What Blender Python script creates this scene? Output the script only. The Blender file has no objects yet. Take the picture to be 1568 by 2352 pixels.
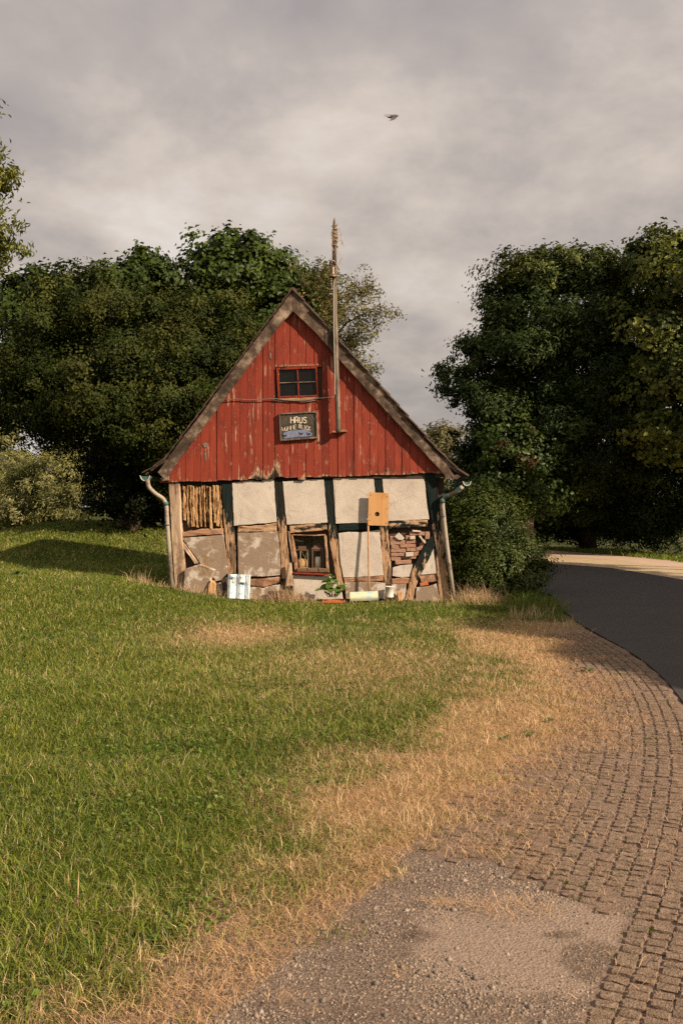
import bpy, bmesh, math, random
import numpy as np
from mathutils import Vector, Matrix
from mathutils import noise as mnoise

random.seed(7)
rng = np.random.default_rng(11)
S = bpy.context.scene
COL = S.collection
PI = math.pi
FPX, U0, V0, EYE = 2287.0, 784.0, 1164.0, 1.6      # measuring frame of the photograph (1568 x 2352)

# ------------------------------------------------------------------ helpers
def W(u, v, Y):
    return Vector(((u - U0) / FPX * Y, Y, EYE - (v - V0) / FPX * Y))

HX, HY, HTH = -0.587, 17.2, math.radians(3.0)
SN, CS = math.sin(HTH), math.cos(HTH)
def F(u, v, d=0.0):
    """point of the facade (house-local) seen at u,v and lying d metres behind the facade plane"""
    a = (u - U0) / FPX; b = -(v - V0) / FPX
    t = (d + HX * SN + HY * CS) / (a * SN + CS)
    px, py = a * t - HX, t - HY
    return Vector((px * CS - py * SN, d, EYE + t * b))
def z1(x, y): return (313.6 + .5 * x, 658.6 + .5 * y)
def z2(x, y): return (351.2 + .224 * x, 1066.2 + .224 * y)
def z3(x, y): return (627.2 + .288 * x, 1066.2 + .288 * y)
def z6(x, y): return (627.2 + .12 * x, 784 + .12 * y)
def z8(x, y): return (652.3 + .08 * x, 1210.5 + .08 * y)
def FP(pts, z, d=0.0):
    return [(lambda p: (p.x, p.z))(F(*z(*q), d)) for q in pts]
def L2W(p):
    return Vector((HX + p.x * CS + p.y * SN, HY - p.x * SN + p.y * CS, p.z))
def W2L(x, y):
    px, py = x - HX, y - HY
    return px * CS - py * SN, px * SN + py * CS

def smooth(a, b, x):
    t = np.clip((x - a) / (b - a), 0, 1)
    return t * t * (3 - 2 * t)
def vnoise(x, y, seed=0):
    xi = np.floor(x).astype(np.int64); yi = np.floor(y).astype(np.int64)
    xf = x - xi; yf = y - yi
    def h(i, j):
        n = (i * 374761393 + j * 668265263 + seed * 974634777) & 0xffffffff
        n = ((n ^ (n >> 13)) * 1274126177) & 0xffffffff
        return ((n ^ (n >> 16)) & 0xffff) / 65535.0
    u = xf * xf * (3 - 2 * xf); v = yf * yf * (3 - 2 * yf)
    return (h(xi, yi) * (1 - u) + h(xi + 1, yi) * u) * (1 - v) + (h(xi, yi + 1) * (1 - u) + h(xi + 1, yi + 1) * u) * v

class MB:
    def __init__(s): s.v = []; s.f = []; s.w = []; s.sm = False
    def add(s, vs, fs, w=None):
        o = len(s.v); s.v += [tuple(p) for p in vs]
        s.f += [tuple(i + o for i in f) for f in fs]
        s.w += list(w) if w is not None else [0.0] * len(vs)
    def box(s, c, size, rot=None, w=0.0):
        vs = []
        for dx in (-.5, .5):
            for dy in (-.5, .5):
                for dz in (-.5, .5):
                    p = Vector((dx * size[0], dy * size[1], dz * size[2]))
                    if rot: p = rot @ p
                    vs.append(p + Vector(c))
        s.add(vs, [(0, 1, 3, 2), (4, 6, 7, 5), (0, 4, 5, 1), (2, 3, 7, 6), (0, 2, 6, 4), (1, 5, 7, 3)], [w] * 8)
    def tube(s, pts, r, n=8, flat=None, caps=True, w=0.0):
        pts = [Vector(p) for p in pts]
        if not hasattr(r, '__len__'): r = [r] * len(pts)
        rings = []; ref = None
        for i, p in enumerate(pts):
            t = (pts[min(i + 1, len(pts) - 1)] - pts[max(i - 1, 0)])
            if t.length < 1e-9: t = Vector((0, 0, 1))
            t.normalize()
            if ref is None:
                ref = Vector((0, 1, 0)) if abs(t.y) < .9 else Vector((1, 0, 0))
            a = (ref - t * ref.dot(t)).normalized(); ref = a
            b = t.cross(a)
            fl = flat if flat else 1.0
            rings.append([p + (a * math.cos(2 * PI * k / n) * fl + b * math.sin(2 * PI * k / n)) * r[i] for k in range(n)])
        vs = [q for rg in rings for q in rg]; fs = []
        for i in range(len(pts) - 1):
            for k in range(n):
                fs.append((i * n + k, i * n + (k + 1) % n, (i + 1) * n + (k + 1) % n, (i + 1) * n + k))
        if caps:
            fs.append(tuple(range(n - 1, -1, -1))); fs.append(tuple((len(pts) - 1) * n + k for k in range(n)))
        s.add(vs, fs, [w] * len(vs))
    def lathe(s, prof, c, n=20):
        vs = []; fs = []
        for (r, z) in prof:
            for k in range(n):
                vs.append((c[0] + r * math.cos(2 * PI * k / n), c[1] + r * math.sin(2 * PI * k / n), c[2] + z))
        for i in range(len(prof) - 1):
            for k in range(n):
                fs.append((i * n + k, i * n + (k + 1) % n, (i + 1) * n + (k + 1) % n, (i + 1) * n + k))
        s.add(vs, fs)
    def slab(s, poly, y0, y1, step=.03, jit=.006, bev=.008, seed=0, wear=None, rel=0.0):
        """irregular plate: outline poly (x,z), front at y0, back at y1"""
        P = [Vector((p[0], p[1])) for p in poly]
        area = sum(P[i].x * P[(i + 1) % len(P)].y - P[(i + 1) % len(P)].x * P[i].y for i in range(len(P)))
        if area < 0: P.reverse()
        out = []
        for i in range(len(P)):
            a, b = P[i], P[(i + 1) % len(P)]
            n = max(1, int((b - a).length / step))
            e = b - a
            nr = Vector((e.y, -e.x)).normalized() if e.length > 0 else Vector((0, 0))
            for k in range(n):
                q = a + e * (k / n)
                nz = mnoise.noise(Vector((q.x * 9, q.y * 9, seed * 3.7))) + .7 * mnoise.noise(Vector((q.x * 31, q.y * 31, seed * 1.3 + 9)))
                out.append(q + nr * (nz * jit))
        m = len(out)
        inn = []
        for i in range(m):
            e = out[(i + 1) % m] - out[i - 1]
            nr = Vector((-e.y, e.x)); nr = nr.normalized() if nr.length > 1e-9 else nr
            inn.append(out[i] + nr * bev)
        def yy(q): return rel * mnoise.noise(Vector((q.x * 5, q.y * 5, seed + .5)))
        vs = [(q.x, y1, q.y) for q in out] + [(q.x, y0 + bev + yy(q), q.y) for q in out] + [(q.x, y0 + yy(q), q.y) for q in inn]
        fs = []
        for i in range(m):
            j = (i + 1) % m
            fs.append((i, j, m + j, m + i)); fs.append((m + i, m + j, 2 * m + j, 2 * m + i))
        fs.append(tuple(2 * m + i for i in range(m)))
        fs.append(tuple(range(m - 1, -1, -1)))
        wf = wear if wear else (lambda x, z: 0.0)
        s.add(vs, fs, [wf(v[0], v[2]) for v in vs])
    def build_each(s, name, mat, parent=None, smooth=False):
        """every loose piece becomes an object of its own"""
        up = list(range(len(s.v)))
        def root(i):
            while up[i] != i: up[i] = up[up[i]]; i = up[i]
            return i
        for f in s.f:
            for q in f[1:]: up[root(q)] = root(f[0])
        gr = {}
        for f in s.f: gr.setdefault(root(f[0]), []).append(f)
        r = None
        for fs in gr.values():
            ids = sorted({i for f in fs for i in f}); mp_ = {i: k for k, i in enumerate(ids)}
            m = MB(); m.v = [s.v[i] for i in ids]; m.w = [s.w[i] for i in ids]; m.f = [tuple(mp_[i] for i in f) for f in fs]
            r = m.build(name, mat, parent, smooth)
        return r
    def build(s, name, mat, parent=None, smooth=False, fix=True):
        me = bpy.data.meshes.new(name)
        me.from_pydata(s.v, [], s.f)
        if fix:
            bm = bmesh.new(); bm.from_mesh(me)
            bmesh.ops.recalc_face_normals(bm, faces=bm.faces); bm.to_mesh(me); bm.free()
        a = me.attributes.new('wear', 'FLOAT', 'POINT'); a.data.foreach_set('value', s.w)
        if smooth: me.polygons.foreach_set('use_smooth', [True] * len(me.polygons))
        me.materials.append(mat)
        o = bpy.data.objects.new(name, me); COL.objects.link(o)
        if parent: o.parent = parent
        return o

def np_obj(name, verts, tris, mat, col=None, parent=None, k=3):
    """big mesh from arrays; tris is (n,k)"""
    me = bpy.data.meshes.new(name)
    me.vertices.add(len(verts)); me.vertices.foreach_set('co', np.asarray(verts, np.float32).ravel())
    n = len(tris)
    me.loops.add(n * k); me.loops.foreach_set('vertex_index', np.asarray(tris, np.int32).ravel())
    me.polygons.add(n); me.polygons.foreach_set('loop_start', np.arange(0, n * k, k, dtype=np.int32))
    me.polygons.foreach_set('loop_total', np.full(n, k, np.int32))
    if col is not None:
        a = me.color_attributes.new('Col', 'FLOAT_COLOR', 'POINT')
        c4 = np.ones((len(verts), 4), np.float32); c4[:, :col.shape[1]] = col
        a.data.foreach_set('color', c4.ravel())
    me.update(calc_edges=True)
    me.materials.append(mat)
    o = bpy.data.objects.new(name, me); COL.objects.link(o)
    if parent: o.parent = parent
    return o

def empty(name, loc=(0, 0, 0), rz=0.0):
    o = bpy.data.objects.new(name, None); COL.objects.link(o)
    o.location = loc; o.rotation_euler = (0, 0, rz); o.empty_display_size = .3
    return o
def tag(o, label=None, cat=None, group=None, kind=None):
    if label: o['label'] = label
    if cat: o['category'] = cat
    if group: o['group'] = group
    if kind: o['kind'] = kind
    return o

# ------------------------------------------------------------------ materials
class MT:
    def __init__(s, name, rough=.85, spec=.2):
        s.m = bpy.data.materials.new(name); s.m.use_nodes = True
        s.nt = s.m.node_tree; s.b = s.nt.nodes['Principled BSDF']
        s.b.inputs['Roughness'].default_value = rough
        s.b.inputs['Specular IOR Level'].default_value = spec
        s.tc = s.nt.nodes.new('ShaderNodeTexCoord'); s.hsum = None
    def set(s, sock, v):
        if isinstance(v, bpy.types.NodeSocket): s.nt.links.new(v, sock)
        else:
            if hasattr(v, '__len__') and len(v) == 3 and sock.type == 'RGBA': v = (*v, 1)
            sock.default_value = v
    def co(s, sc=(1, 1, 1)):
        n = s.nt.nodes.new('ShaderNodeMapping'); s.nt.links.new(s.tc.outputs['Object'], n.inputs[0])
        n.inputs['Scale'].default_value = sc; return n.outputs[0]
    def noise(s, scale=5, sc=(1, 1, 1), detail=5, rough=.6, dist=0.0):
        n = s.nt.nodes.new('ShaderNodeTexNoise'); s.nt.links.new(s.co(sc), n.inputs['Vector'])
        n.inputs['Scale'].default_value = scale; n.inputs['Detail'].default_value = detail
        n.inputs['Roughness'].default_value = rough; n.inputs['Distortion'].default_value = dist
        return n.outputs['Fac']
    def voro(s, scale=5, sc=(1, 1, 1), feature='F1', out='Distance'):
        n = s.nt.nodes.new('ShaderNodeTexVoronoi'); s.nt.links.new(s.co(sc), n.inputs['Vector'])
        n.feature = feature; n.inputs['Scale'].default_value = scale; return n.outputs[out]
    def ramp(s, fac, stops):
        n = s.nt.nodes.new('ShaderNodeValToRGB'); s.set(n.inputs[0], fac)
        el = n.color_ramp.elements
        while len(el) < len(stops): el.new(.5)
        for e, (p, c) in zip(el, stops):
            e.position = p; e.color = (*c, 1) if hasattr(c, '__len__') else (c, c, c, 1)
        return n.outputs[0]
    def mix(s, fac, a, b, mode='MIX'):
        n = s.nt.nodes.new('ShaderNodeMix'); n.data_type = 'RGBA'; n.blend_type = mode
        s.set(n.inputs[0], fac); s.set(n.inputs[6], a); s.set(n.inputs[7], b); return n.outputs[2]
    def math(s, op, a, b=0.0):
        n = s.nt.nodes.new('ShaderNodeMath'); n.operation = op
        s.set(n.inputs[0], a); s.set(n.inputs[1], b); return n.outputs[0]
    def step(s, x, lo, hi):
        n = s.nt.nodes.new('ShaderNodeMapRange'); n.interpolation_type = 'SMOOTHSTEP'
        s.set(n.inputs['Value'], x); n.inputs['From Min'].default_value = lo; n.inputs['From Max'].default_value = hi
        return n.outputs[0]
    def attr(s, name, out='Fac'):
        n = s.nt.nodes.new('ShaderNodeAttribute'); n.attribute_name = name; return n.outputs[out]
    def geo_rand(s):
        return s.nt.nodes.new('ShaderNodeNewGeometry').outputs['Random Per Island']
    def bump(s, h, strength=.5, dist=.01):
        n = s.nt.nodes.new('ShaderNodeBump'); s.set(n.inputs['Height'], h)
        n.inputs['Strength'].default_value = strength; n.inputs['Distance'].default_value = dist
        s.nt.links.new(n.outputs[0], s.b.inputs['Normal'])
    def color(s, c): s.set(s.b.inputs['Base Color'], c); return s

def m_plaster(name, stain=0.0):
    m = MT(name, .95, .1)
    n1 = m.noise(2.2, detail=6); n2 = m.noise(38, detail=4); n3 = m.noise(90, detail=2)
    base = m.ramp(n1, [(.3, (.45, .395, .345)), (.55, (.535, .48, .425)), (.75, (.60, .55, .495))])
    speck = m.step(n2, .56, .68)
    base = m.mix(m.math('MULTIPLY', speck, .5), base, (.26, .215, .165))
    base = m.mix(m.math('MULTIPLY', m.step(n3, .6, .7), .45), base, (.6, .55, .48))
    crack = m.voro(2.3, feature='DISTANCE_TO_EDGE')
    ck = m.math('MULTIPLY', m.step(crack, .012, .0), m.step(m.noise(1.5), .5, .6))
    base = m.mix(m.math('MULTIPLY', ck, .6), base, (.2, .16, .13))
    if stain > 0:
        s1 = m.noise(4.2, detail=7, rough=.68, dist=.4)
        k = m.step(s1, .5 - stain * .12, .56 - stain * .06)
        base = m.mix(m.math('MULTIPLY', k, .85), base, m.ramp(n2, [(.3, (.17, .115, .075)), (.7, (.26, .185, .13))]))
        s2 = m.step(m.noise(3.1, (1, 1, .8), detail=6), .58, .68)
        base = m.mix(m.math('MULTIPLY', s2, .6), base, (.2, .12, .045))
    if stain <= 0:
        s3 = m.step(m.noise(3.4, detail=8, rough=.72, dist=.3), .52, .66); base = m.mix(m.math('MULTIPLY', s3, .42), base, (.34, .29, .245))
        s4 = m.step(m.noise(11, (1, 1, .3), detail=6), .58, .7); base = m.mix(m.math('MULTIPLY', s4, .3), base, (.24, .185, .14))
    m.color(base)
    m.bump(m.math('ADD', m.math('MULTIPLY', n2, .7), m.math('MULTIPLY', n1, .8)), .55, .012)
    return m.m

def m_timber(name, paint=(.0075, .0155, .0145), grain=(1, 1, 1), bare=((.07, .035, .02), (.36, .215, .125), (.52, .36, .23)), bias=0.0):
    m = MT(name, .85, .15)
    g = (grain[0], grain[1], grain[2])
    n1 = m.noise(5, g, detail=5, rough=.65); n2 = m.noise(16, tuple(a * b for a, b in zip(g, (1.6, 1.6, 1))), detail=5, rough=.7)
    n3 = m.noise(48, g, detail=3)
    k = m.math('ADD', m.attr('wear'), m.math('MULTIPLY', m.math('SUBTRACT', n1, .5), 2.0))
    k = m.math('ADD', k, m.math('MULTIPLY', m.math('SUBTRACT', n2, .5), 1.3))
    mask = m.step(k, .46 - bias, .56 - bias)
    bc = m.ramp(n2, [(.3, bare[0]), (.45, bare[1]), (.7, bare[2])])
    pc = m.mix(n1, tuple(x * .6 for x in paint), tuple(x * 1.7 for x in paint))
    pc = m.mix(m.math('MULTIPLY', m.step(n3, .58, .68), .5), pc, (.03, .02, .015))
    c = m.mix(mask, pc, bc)
    c = m.mix(m.math('MULTIPLY', m.step(n1, .47, .40), .65), c, (.028, .022, .016))
    c = m.mix(m.math('MULTIPLY', m.step(n2, .43, .35), .95), c, (.016, .010, .007))
    m.color(c)
    m.bump(m.math('ADD', m.math('MULTIPLY', n2, 1.2), m.math('SUBTRACT', m.math('MULTIPLY', n3, .3), m.math('MULTIPLY', mask, .25))), .9, .02)
    return m.m

def m_redboard():
    m = MT('red_boards', .7, .25)
    g = (1, 1, .16)
    n1 = m.noise(7, (1, 1, .35), detail=5); n2 = m.noise(34, g, detail=5, rough=.7); n3 = m.noise(70, (1, 1, .3), detail=3)
    r = m.geo_rand()
    red = m.mix(r, (.200, .030, .017), (.272, .046, .024))
    red = m.mix(m.math('MULTIPLY', m.step(n1, .44, .7), .65), red, (.13, .021, .013))
    red = m.mix(m.math('MULTIPLY', m.step(m.noise(19, (1, 1, .1), detail=5), .54, .7), .42), red, (.085, .019, .013))
    k = m.math('ADD', m.attr('wear'), m.math('MULTIPLY', m.math('SUBTRACT', n2, .5), 1.7))
    k = m.math('ADD', k, m.math('MULTIPLY', m.math('SUBTRACT', n1, .5), .9))
    k1 = m.step(k, .50, .56)
    bare = m.ramp(n3, [(.36, (.09, .05, .03)), (.52, (.38, .25, .155)), (.7, (.55, .42, .3))])
    c = m.mix(k1, red, bare)
    rot = m.step(m.math('ADD', m.attr('wear'), m.math('MULTIPLY', m.math('SUBTRACT', n3, .5), 1.4)), .78, .9)
    c = m.mix(rot, c, (.02, .011, .008))
    fl = m.math('MULTIPLY', m.step(n3, .64, .7), m.step(n1, .48, .62))
    c = m.mix(m.math('MULTIPLY', fl, .75), c, (.5, .37, .27))
    st = m.math('MULTIPLY', m.step(m.noise(26, (1, 1, .07), detail=4), .57, .64), m.step(m.noise(3, detail=3), .47, .60))
    c = m.mix(m.math('MULTIPLY', st, .8), c, (.43, .30, .21))
    m.color(c)
    m.bump(m.math('SUBTRACT', m.math('MULTIPLY', n2, .6), m.math('MULTIPLY', k1, .4)), .55, .012)
    return m.m

def m_wood(name, cols, grain=(1, 1, .12), scale=14, rough=.85, bump=.7, rot=None):
    m = MT(name, rough, .15)
    n1 = m.noise(scale, grain, detail=6, rough=.7); n2 = m.noise(scale * .35, detail=5)
    c = m.ramp(n1, [(.32, cols[0]), (.5, cols[1]), (.7, cols[2])])
    c = m.mix(m.math('MULTIPLY', m.step(n2, .5, .64), .7), c, cols[0])
    m.color(c); m.bump(n1, bump, .012)
    return m.m

def m_plain(name, c, rough=.6, var=.25, scale=12, spec=.3, metal=0.0, dirt=None):
    m = MT(name, rough, spec); n = m.noise(scale, detail=5)
    col = m.mix(n, tuple(x * (1 - var) for x in c), tuple(min(1, x * (1 + var)) for x in c))
    if dirt: col = m.mix(m.math('MULTIPLY', m.step(m.noise(scale * .6, detail=7, rough=.7), .5, .62), .8), col, dirt)
    m.color(col); m.b.inputs['Metallic'].default_value = metal
    m.bump(n, .25, .006)
    return m.m

def m_leaf(name, trans=.3, rough=.5, spec=.3, tint=(1.3, 1.35, .6)):
    m = MT(name, rough, spec)
    c = m.attr('Col', 'Color'); m.color(c)
    t = m.nt.nodes.new('ShaderNodeBsdfTranslucent')
    m.set(t.inputs[0], m.mix(1.0, c, tint, 'MULTIPLY'))
    x = m.nt.nodes.new('ShaderNodeMixShader'); x.inputs[0].default_value = trans
    m.nt.links.new(m.b.outputs[0], x.inputs[1]); m.nt.links.new(t.outputs[0], x.inputs[2])
    out = m.nt.nodes['Material Output']; m.nt.links.new(x.outputs[0], out.inputs['Surface'])
    return m.m

M = {}
M['plaster'] = m_plaster('pale_plaster'); M['plaster_stained'] = m_plaster('stained_plaster', 1.0)
M['post'] = m_timber('painted_post', grain=(1, 1, .22))
M['beam'] = m_timber('painted_beam', grain=(.22, 1, 1))
M['brace'] = m_timber('painted_brace', grain=(1, 1, .4))
M['bare_post'] = m_wood('bare_post', ((.16, .10, .065), (.40, .29, .20), (.56, .43, .32)), scale=11)
M['rotten'] = m_wood('rotten_beam', ((.10, .05, .03), (.36, .20, .12), (.5, .33, .22)), grain=(.2, 1, 1), scale=9, bump=1.0)
M['red'] = m_redboard()
M['red_paint'] = m_timber('red_paint', paint=(.19, .03, .017), grain=(1, 1, 1), bias=-.35)
M['barge'] = m_wood('grey_board', ((.028, .02, .015), (.10, .07, .052), (.36, .28, .215)), grain=(.5, 1, .5), scale=8)
M['lath'] = m_wood('clay_lath', ((.20, .10, .045), (.44, .27, .13), (.56, .39, .22)), grain=(1, 1, .3), scale=16, bump=1.0)
M['dark_wall'] = m_plain('dark_clay', (.06, .042, .03), .95, .4, 14)
M['roof'] = m_plain('roof_tile', (.075, .045, .035), .9, .45, 9, dirt=(.035, .035, .02))
M['pole'] = m_wood('grey_pole', ((.05, .038, .029), (.17, .138, .108), (.28, .24, .195)), scale=16)
M['pipe'] = m_plain('weathered_pipe', (.32, .275, .228), .6, .15, 9, dirt=(.13, .09, .06))
M['gutter'] = m_plain('teal_gutter', (.05, .12, .115), .55, .3, 14, dirt=(.14, .12, .1))
M['gutter_rim'] = m_plain('gutter_rim', (.55, .5, .45), .5, .2)
M['brick'] = m_plain('old_brick', (.32, .175, .12), .95, .4, 26, dirt=(.36, .25, .18))
M['black'] = m_plain('dark_inside', (.02, .018, .015), .9, .2)
M['white'] = m_plain('white_plastic', (.62, .59, .54), .5, .06, 6, dirt=(.42, .36, .29))
M['rust'] = m_plain('rusty_metal', (.13, .075, .055), .7, .4, 24, metal=.25)
M['terracotta'] = m_plain('terracotta', (.45, .13, .05), .9, .3, 30)
M['board'] = m_wood('plywood', ((.42, .21, .08), (.54, .295, .125), (.60, .345, .16)), grain=(1, 1, .10), scale=9, bump=.15)
M['stick'] = m_wood('stick_wood', ((.30, .16, .09), (.44, .26, .15), (.52, .34, .22)), scale=14, bump=.2)
M['stone'] = m_plaster('rough_stone', .5)
M['bark'] = m_wood('bark', ((.03, .022, .015), (.09, .065, .045), (.16, .125, .09)), scale=10)
M['cable'] = m_plain('cable_sheath', (.16, .13, .11), .6, .3)
M['rope'] = m_plain('old_rope', (.34, .25, .16), .95, .3, 60)
M['bell'] = m_plain('bell_bronze', (.14, .10, .07), .4, .4, 30, metal=.6, dirt=(.30, .2, .1))

def m_glass():
    m = MT('old_glass', .12, .5)
    w = m.step(m.noise(7, (1, 1, 3), detail=7, rough=.7, dist=1.2), .60, .72)
    m.color(m.mix(m.math('MULTIPLY', w, .45), (.007, .007, .006), (.15, .12, .09)))
    m.bump(m.noise(4), .08, .02); m.b.inputs['Specular IOR Level'].default_value = .22
    return m.m
M['glass'] = m_glass()

# ------------------------------------------------------------------ terrain fields
def laneC(x, y):
    yc = np.minimum(y, 11.93)
    return x - (.68 * yc - .0285 * yc * yc)
def laneX(y, c):
    yc = np.minimum(y, 11.93)
    return .68 * yc - .0285 * yc * yc + c
def gz(x, y):
    x = np.asarray(x, float); y = np.asarray(y, float)
    tilt = (-.045 + .36 * smooth(-1.3, -4.2, x)) * smooth(10, 16.5, y) * smooth(3.4, 2.2, x)
    m = .84 * np.exp(-(((x + 6.9) / 3.7) ** 2 + ((y - 27.5) / 4.3) ** 2))
    m2 = .05 * smooth(0, -6, x) * smooth(7, 17, y) * smooth(46, 30, y)
    lump = .05 * (vnoise(x * .7 + 40, y * .7 + 7, 3) - .5) * smooth(2.5, 0, laneC(x, y) + 3.8)
    return tilt + m + m2 + lump
RL = [(-.2, 1.0)] + [(float(laneX(np.array(y), -.86 + .62 * smooth(8.2, 4.0, y))), y) for y in np.linspace(2, 11.9, 24)] + [(3.24, 13.5), (3.45, 15.8), (3.8, 18), (3.4, 22), (1.6, 26), (-3, 29.5), (-14, 32.5), (-40, 36)]
RR = [(3.9, -2), (5.6, 1), (6.6, 5), (7.2, 10), (7.5, 16), (7.45, 21.65), (7.0, 25.9), (5.53, 28.6), (2.2, 31.8), (-4, 34.5), (-14, 36.5), (-40, 40)]
def resample(P, n):
    P = np.array(P, float); d = np.r_[0, np.cumsum(np.hypot(*np.diff(P, axis=0).T))]
    t = np.linspace(0, d[-1], n); return np.c_[np.interp(t, d, P[:, 0]), np.interp(t, d, P[:, 1])]
def inpoly(x, y, P):
    P = np.asarray(P); r = np.zeros(x.shape, bool); j = len(P) - 1
    for i in range(len(P)):
        xi, yi = P[i]; xj, yj = P[j]
        if yi != yj:
            r ^= ((yi > y) != (yj > y)) & (x < (xj - xi) * (y - yi) / (yj - yi) + xi)
        j = i
    return r
RN = 160
rl, rr = resample(RL, RN), resample(RR, RN)
ROADPOLY = np.r_[rl, rr[::-1]]
def cb(y): return np.interp(y, [0, 5.3, 6.4, 7.4, 9.2, 11.6, 13], [-2.28, -2.28, -2.0, -1.72, -1.88, -1.5, -1.45])
def ybound(x): return np.maximum(4.80 - 1.06 * (x - .24), 3.98) + .20 * (vnoise(x * 6, x * 0 + 3, 8) - .5) + .16 * (vnoise(x * 17, x * 0 + 5, 9) - .5)
def fields(x, y):
    C = laneC(x, y)
    n1 = vnoise(x * 1.1 + 3, y * 1.1 + 9, 1); n2 = vnoise(x * 4.3, y * 4.3, 2); n3 = vnoise(x * .5, y * .35, 5)
    dry = smooth(-3.0, -1.95, C + .28 * smooth(7.5, 5.5, y) * smooth(3.7, 4.8, y) + .95 * (n1 - .5) + .6 * (n2 - .5)) * smooth(15.5, 12.0, y + 1.6 * (n1 - .5) + .5 * (x > 2.6))
    dry = np.maximum(dry, .85 * np.exp(-(((x + 1.25) / .75) ** 2 + ((y - 12.4) / 1.2) ** 2)))
    dry = np.maximum(dry, .35 * smooth(.56, .85, n1 * .6 + n3 * .4) * smooth(-4.5, -3, C))
    dry = np.maximum(dry, .5 * np.exp(-(((x - .4) / 1.2) ** 2 + ((y - 10) / 1.8) ** 2)))
    grass = smooth(.14, -.14, C - cb(y) + .36 * (n2 - .5) + .2 * (n1 - .5) + .3 * (vnoise(x * 11, y * 11, 6) - .5))
    grass = grass * (1 - .75 * smooth(-2.75, -2.45, C + .35 * (n2 - .5)) * smooth(4.5, 3.9, y))
    gravel = smooth(.05, -.05, y - ybound(x)) * (C < -1.1) * (y < 5.6)
    return C, dry, grass, gravel

# ground sheet
def axis(lo, hi, f0, grow, far):
    a = [lo]
    return a
xs = [0.0]
while xs[-1] < 1600: xs.append(xs[-1] + (.04 if xs[-1] < 2.4 else max(.07, (xs[-1] - 4.5) * .09 + .07)))
xs = np.array([-q for q in xs[:0:-1]] + xs)
ys = [1.6]
while ys[-1] < 3000: ys.append(ys[-1] + max(.032, (ys[-1] - 2.0) * .016 if ys[-1] < 45 else (ys[-1] - 40) * .12))
yb = [1.6]
while yb[-1] > -1200: yb.append(yb[-1] - max(.2, (2.2 - yb[-1]) * .18))
ys = np.array(yb[:0:-1] + ys)
X, Y = np.meshgrid(xs, ys)
Z = gz(X, Y)
C, dry, grs, grv = fields(X, Y)
inr = inpoly(X, Y, ROADPOLY)
Z = Z - .02 * inr
Z -= .003 * (1 - grs) * (Y < 13) * (vnoise(X * 9, Y * 9, 4))
nx, ny = len(xs), len(ys)
idx = np.arange(nx * ny).reshape(ny, nx)
quads = np.stack([idx[:-1, :-1], idx[:-1, 1:], idx[1:, 1:], idx[1:, :-1]], -1).reshape(-1, 4)
nA, nB = vnoise(X * 5, Y * 5, 61), vnoise(X * 14, Y * 14, 62)
slab = smooth(1.22, .78, ((X - .70) / .46) ** 2 + ((Y - 3.66) / .43) ** 2 + .7 * (nA - .5) + .35 * (nB - .5)) * (C < -1.1)
stain = np.maximum(1.2 * np.exp(-(((X - .90) / .12) ** 2 + ((Y - 3.50) / .17) ** 2)), .8 * np.exp(-(((X - .82) / .10) ** 2 + ((Y - 3.72) / .05) ** 2)))
stain = np.maximum(stain, .5 * np.exp(-(((X - .30) / .12) ** 2 + ((Y - 3.72) / .08) ** 2))); stain = np.maximum(stain, .35 * np.exp(-(((X - .52) / .2) ** 2 + ((Y - 3.98) / .07) ** 2)))
slab = np.clip(.5 + .5 * slab - .5 * smooth(.25, .62, stain * (.7 + .9 * nB)), 0, 1)      # .5 plain, 1 smooth slab, 0 damp stain
zone = np.stack([dry, np.where(Y < 13.2, 1 - grs, 0) * (C > -3.5) * (C < .6), grv * (1 - grs), np.where(grv > .2, slab, .5)], -1).reshape(-1, 4)
def m_ground():
    m = MT('ground_soil', .97, .08)
    sep = m.nt.nodes.new('ShaderNodeSeparateColor'); m.nt.links.new(m.attr('Col', 'Color'), sep.inputs[0])
    n1 = m.noise(3, detail=6); n2 = m.noise(45, detail=5, rough=.7); n3 = m.noise(140, detail=3)
    green = m.ramp(n2, [(.35, (.028, .034, .010)), (.6, (.055, .065, .018)), (.75, (.10, .085, .035))])
    dryc = m.ramp(n2, [(.3, (.17, .105, .06)), (.5, (.34, .22, .125)), (.7, (.46, .32, .19))])
    dirt = m.ramp(n2, [(.3, (.13, .088, .066)), (.55, (.205, .145, .112)), (.75, (.28, .205, .16))])
    grav = m.ramp(n3, [(.3, (.07, .05, .037)), (.5, (.165, .118, .089)), (.72, (.26, .195, .15))])
    v = m.voro(95, out='Color'); sp = m.nt.nodes.new('ShaderNodeSeparateColor'); m.nt.links.new(v, sp.inputs[0])
    grav = m.mix(.5, grav, m.ramp(sp.outputs[0], [(.0, (.07, .057, .049)), (.5, (.135, .098, .076)), (1, (.24, .19, .152))]))
    dark = m.step(n1, .52, .66)
    grav = m.mix(m.math('MULTIPLY', dark, .55), grav, (.075, .052, .04))
    c = m.mix(sep.outputs[0], green, dryc); c = m.mix(sep.outputs[1], c, dirt); c = m.mix(sep.outputs[2], c, grav)
    al = m.attr('Col', 'Alpha'); sl = m.ramp(n2, [(.3, (.20, .145, .112)), (.5, (.25, .188, .148)), (.7, (.30, .235, .188))])
    sl = m.mix(m.math('MULTIPLY', m.step(m.noise(70, detail=2), .6, .68), .6), sl, (.12, .09, .07))
    c = m.mix(m.step(al, .5, .95), c, sl); c = m.mix(m.math('MULTIPLY', m.step(al, .45, .05), .9), c, (.05, .034, .026))
    m.color(c); m.bump(m.math('ADD', n2, m.math('MULTIPLY', m.voro(95), .6)), .6, .012)
    return m.m
M['ground'] = m_ground()
g = np_obj('ground', np.c_[X.ravel(), Y.ravel(), Z.ravel()], quads, M['ground'], zone, k=4)
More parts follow.
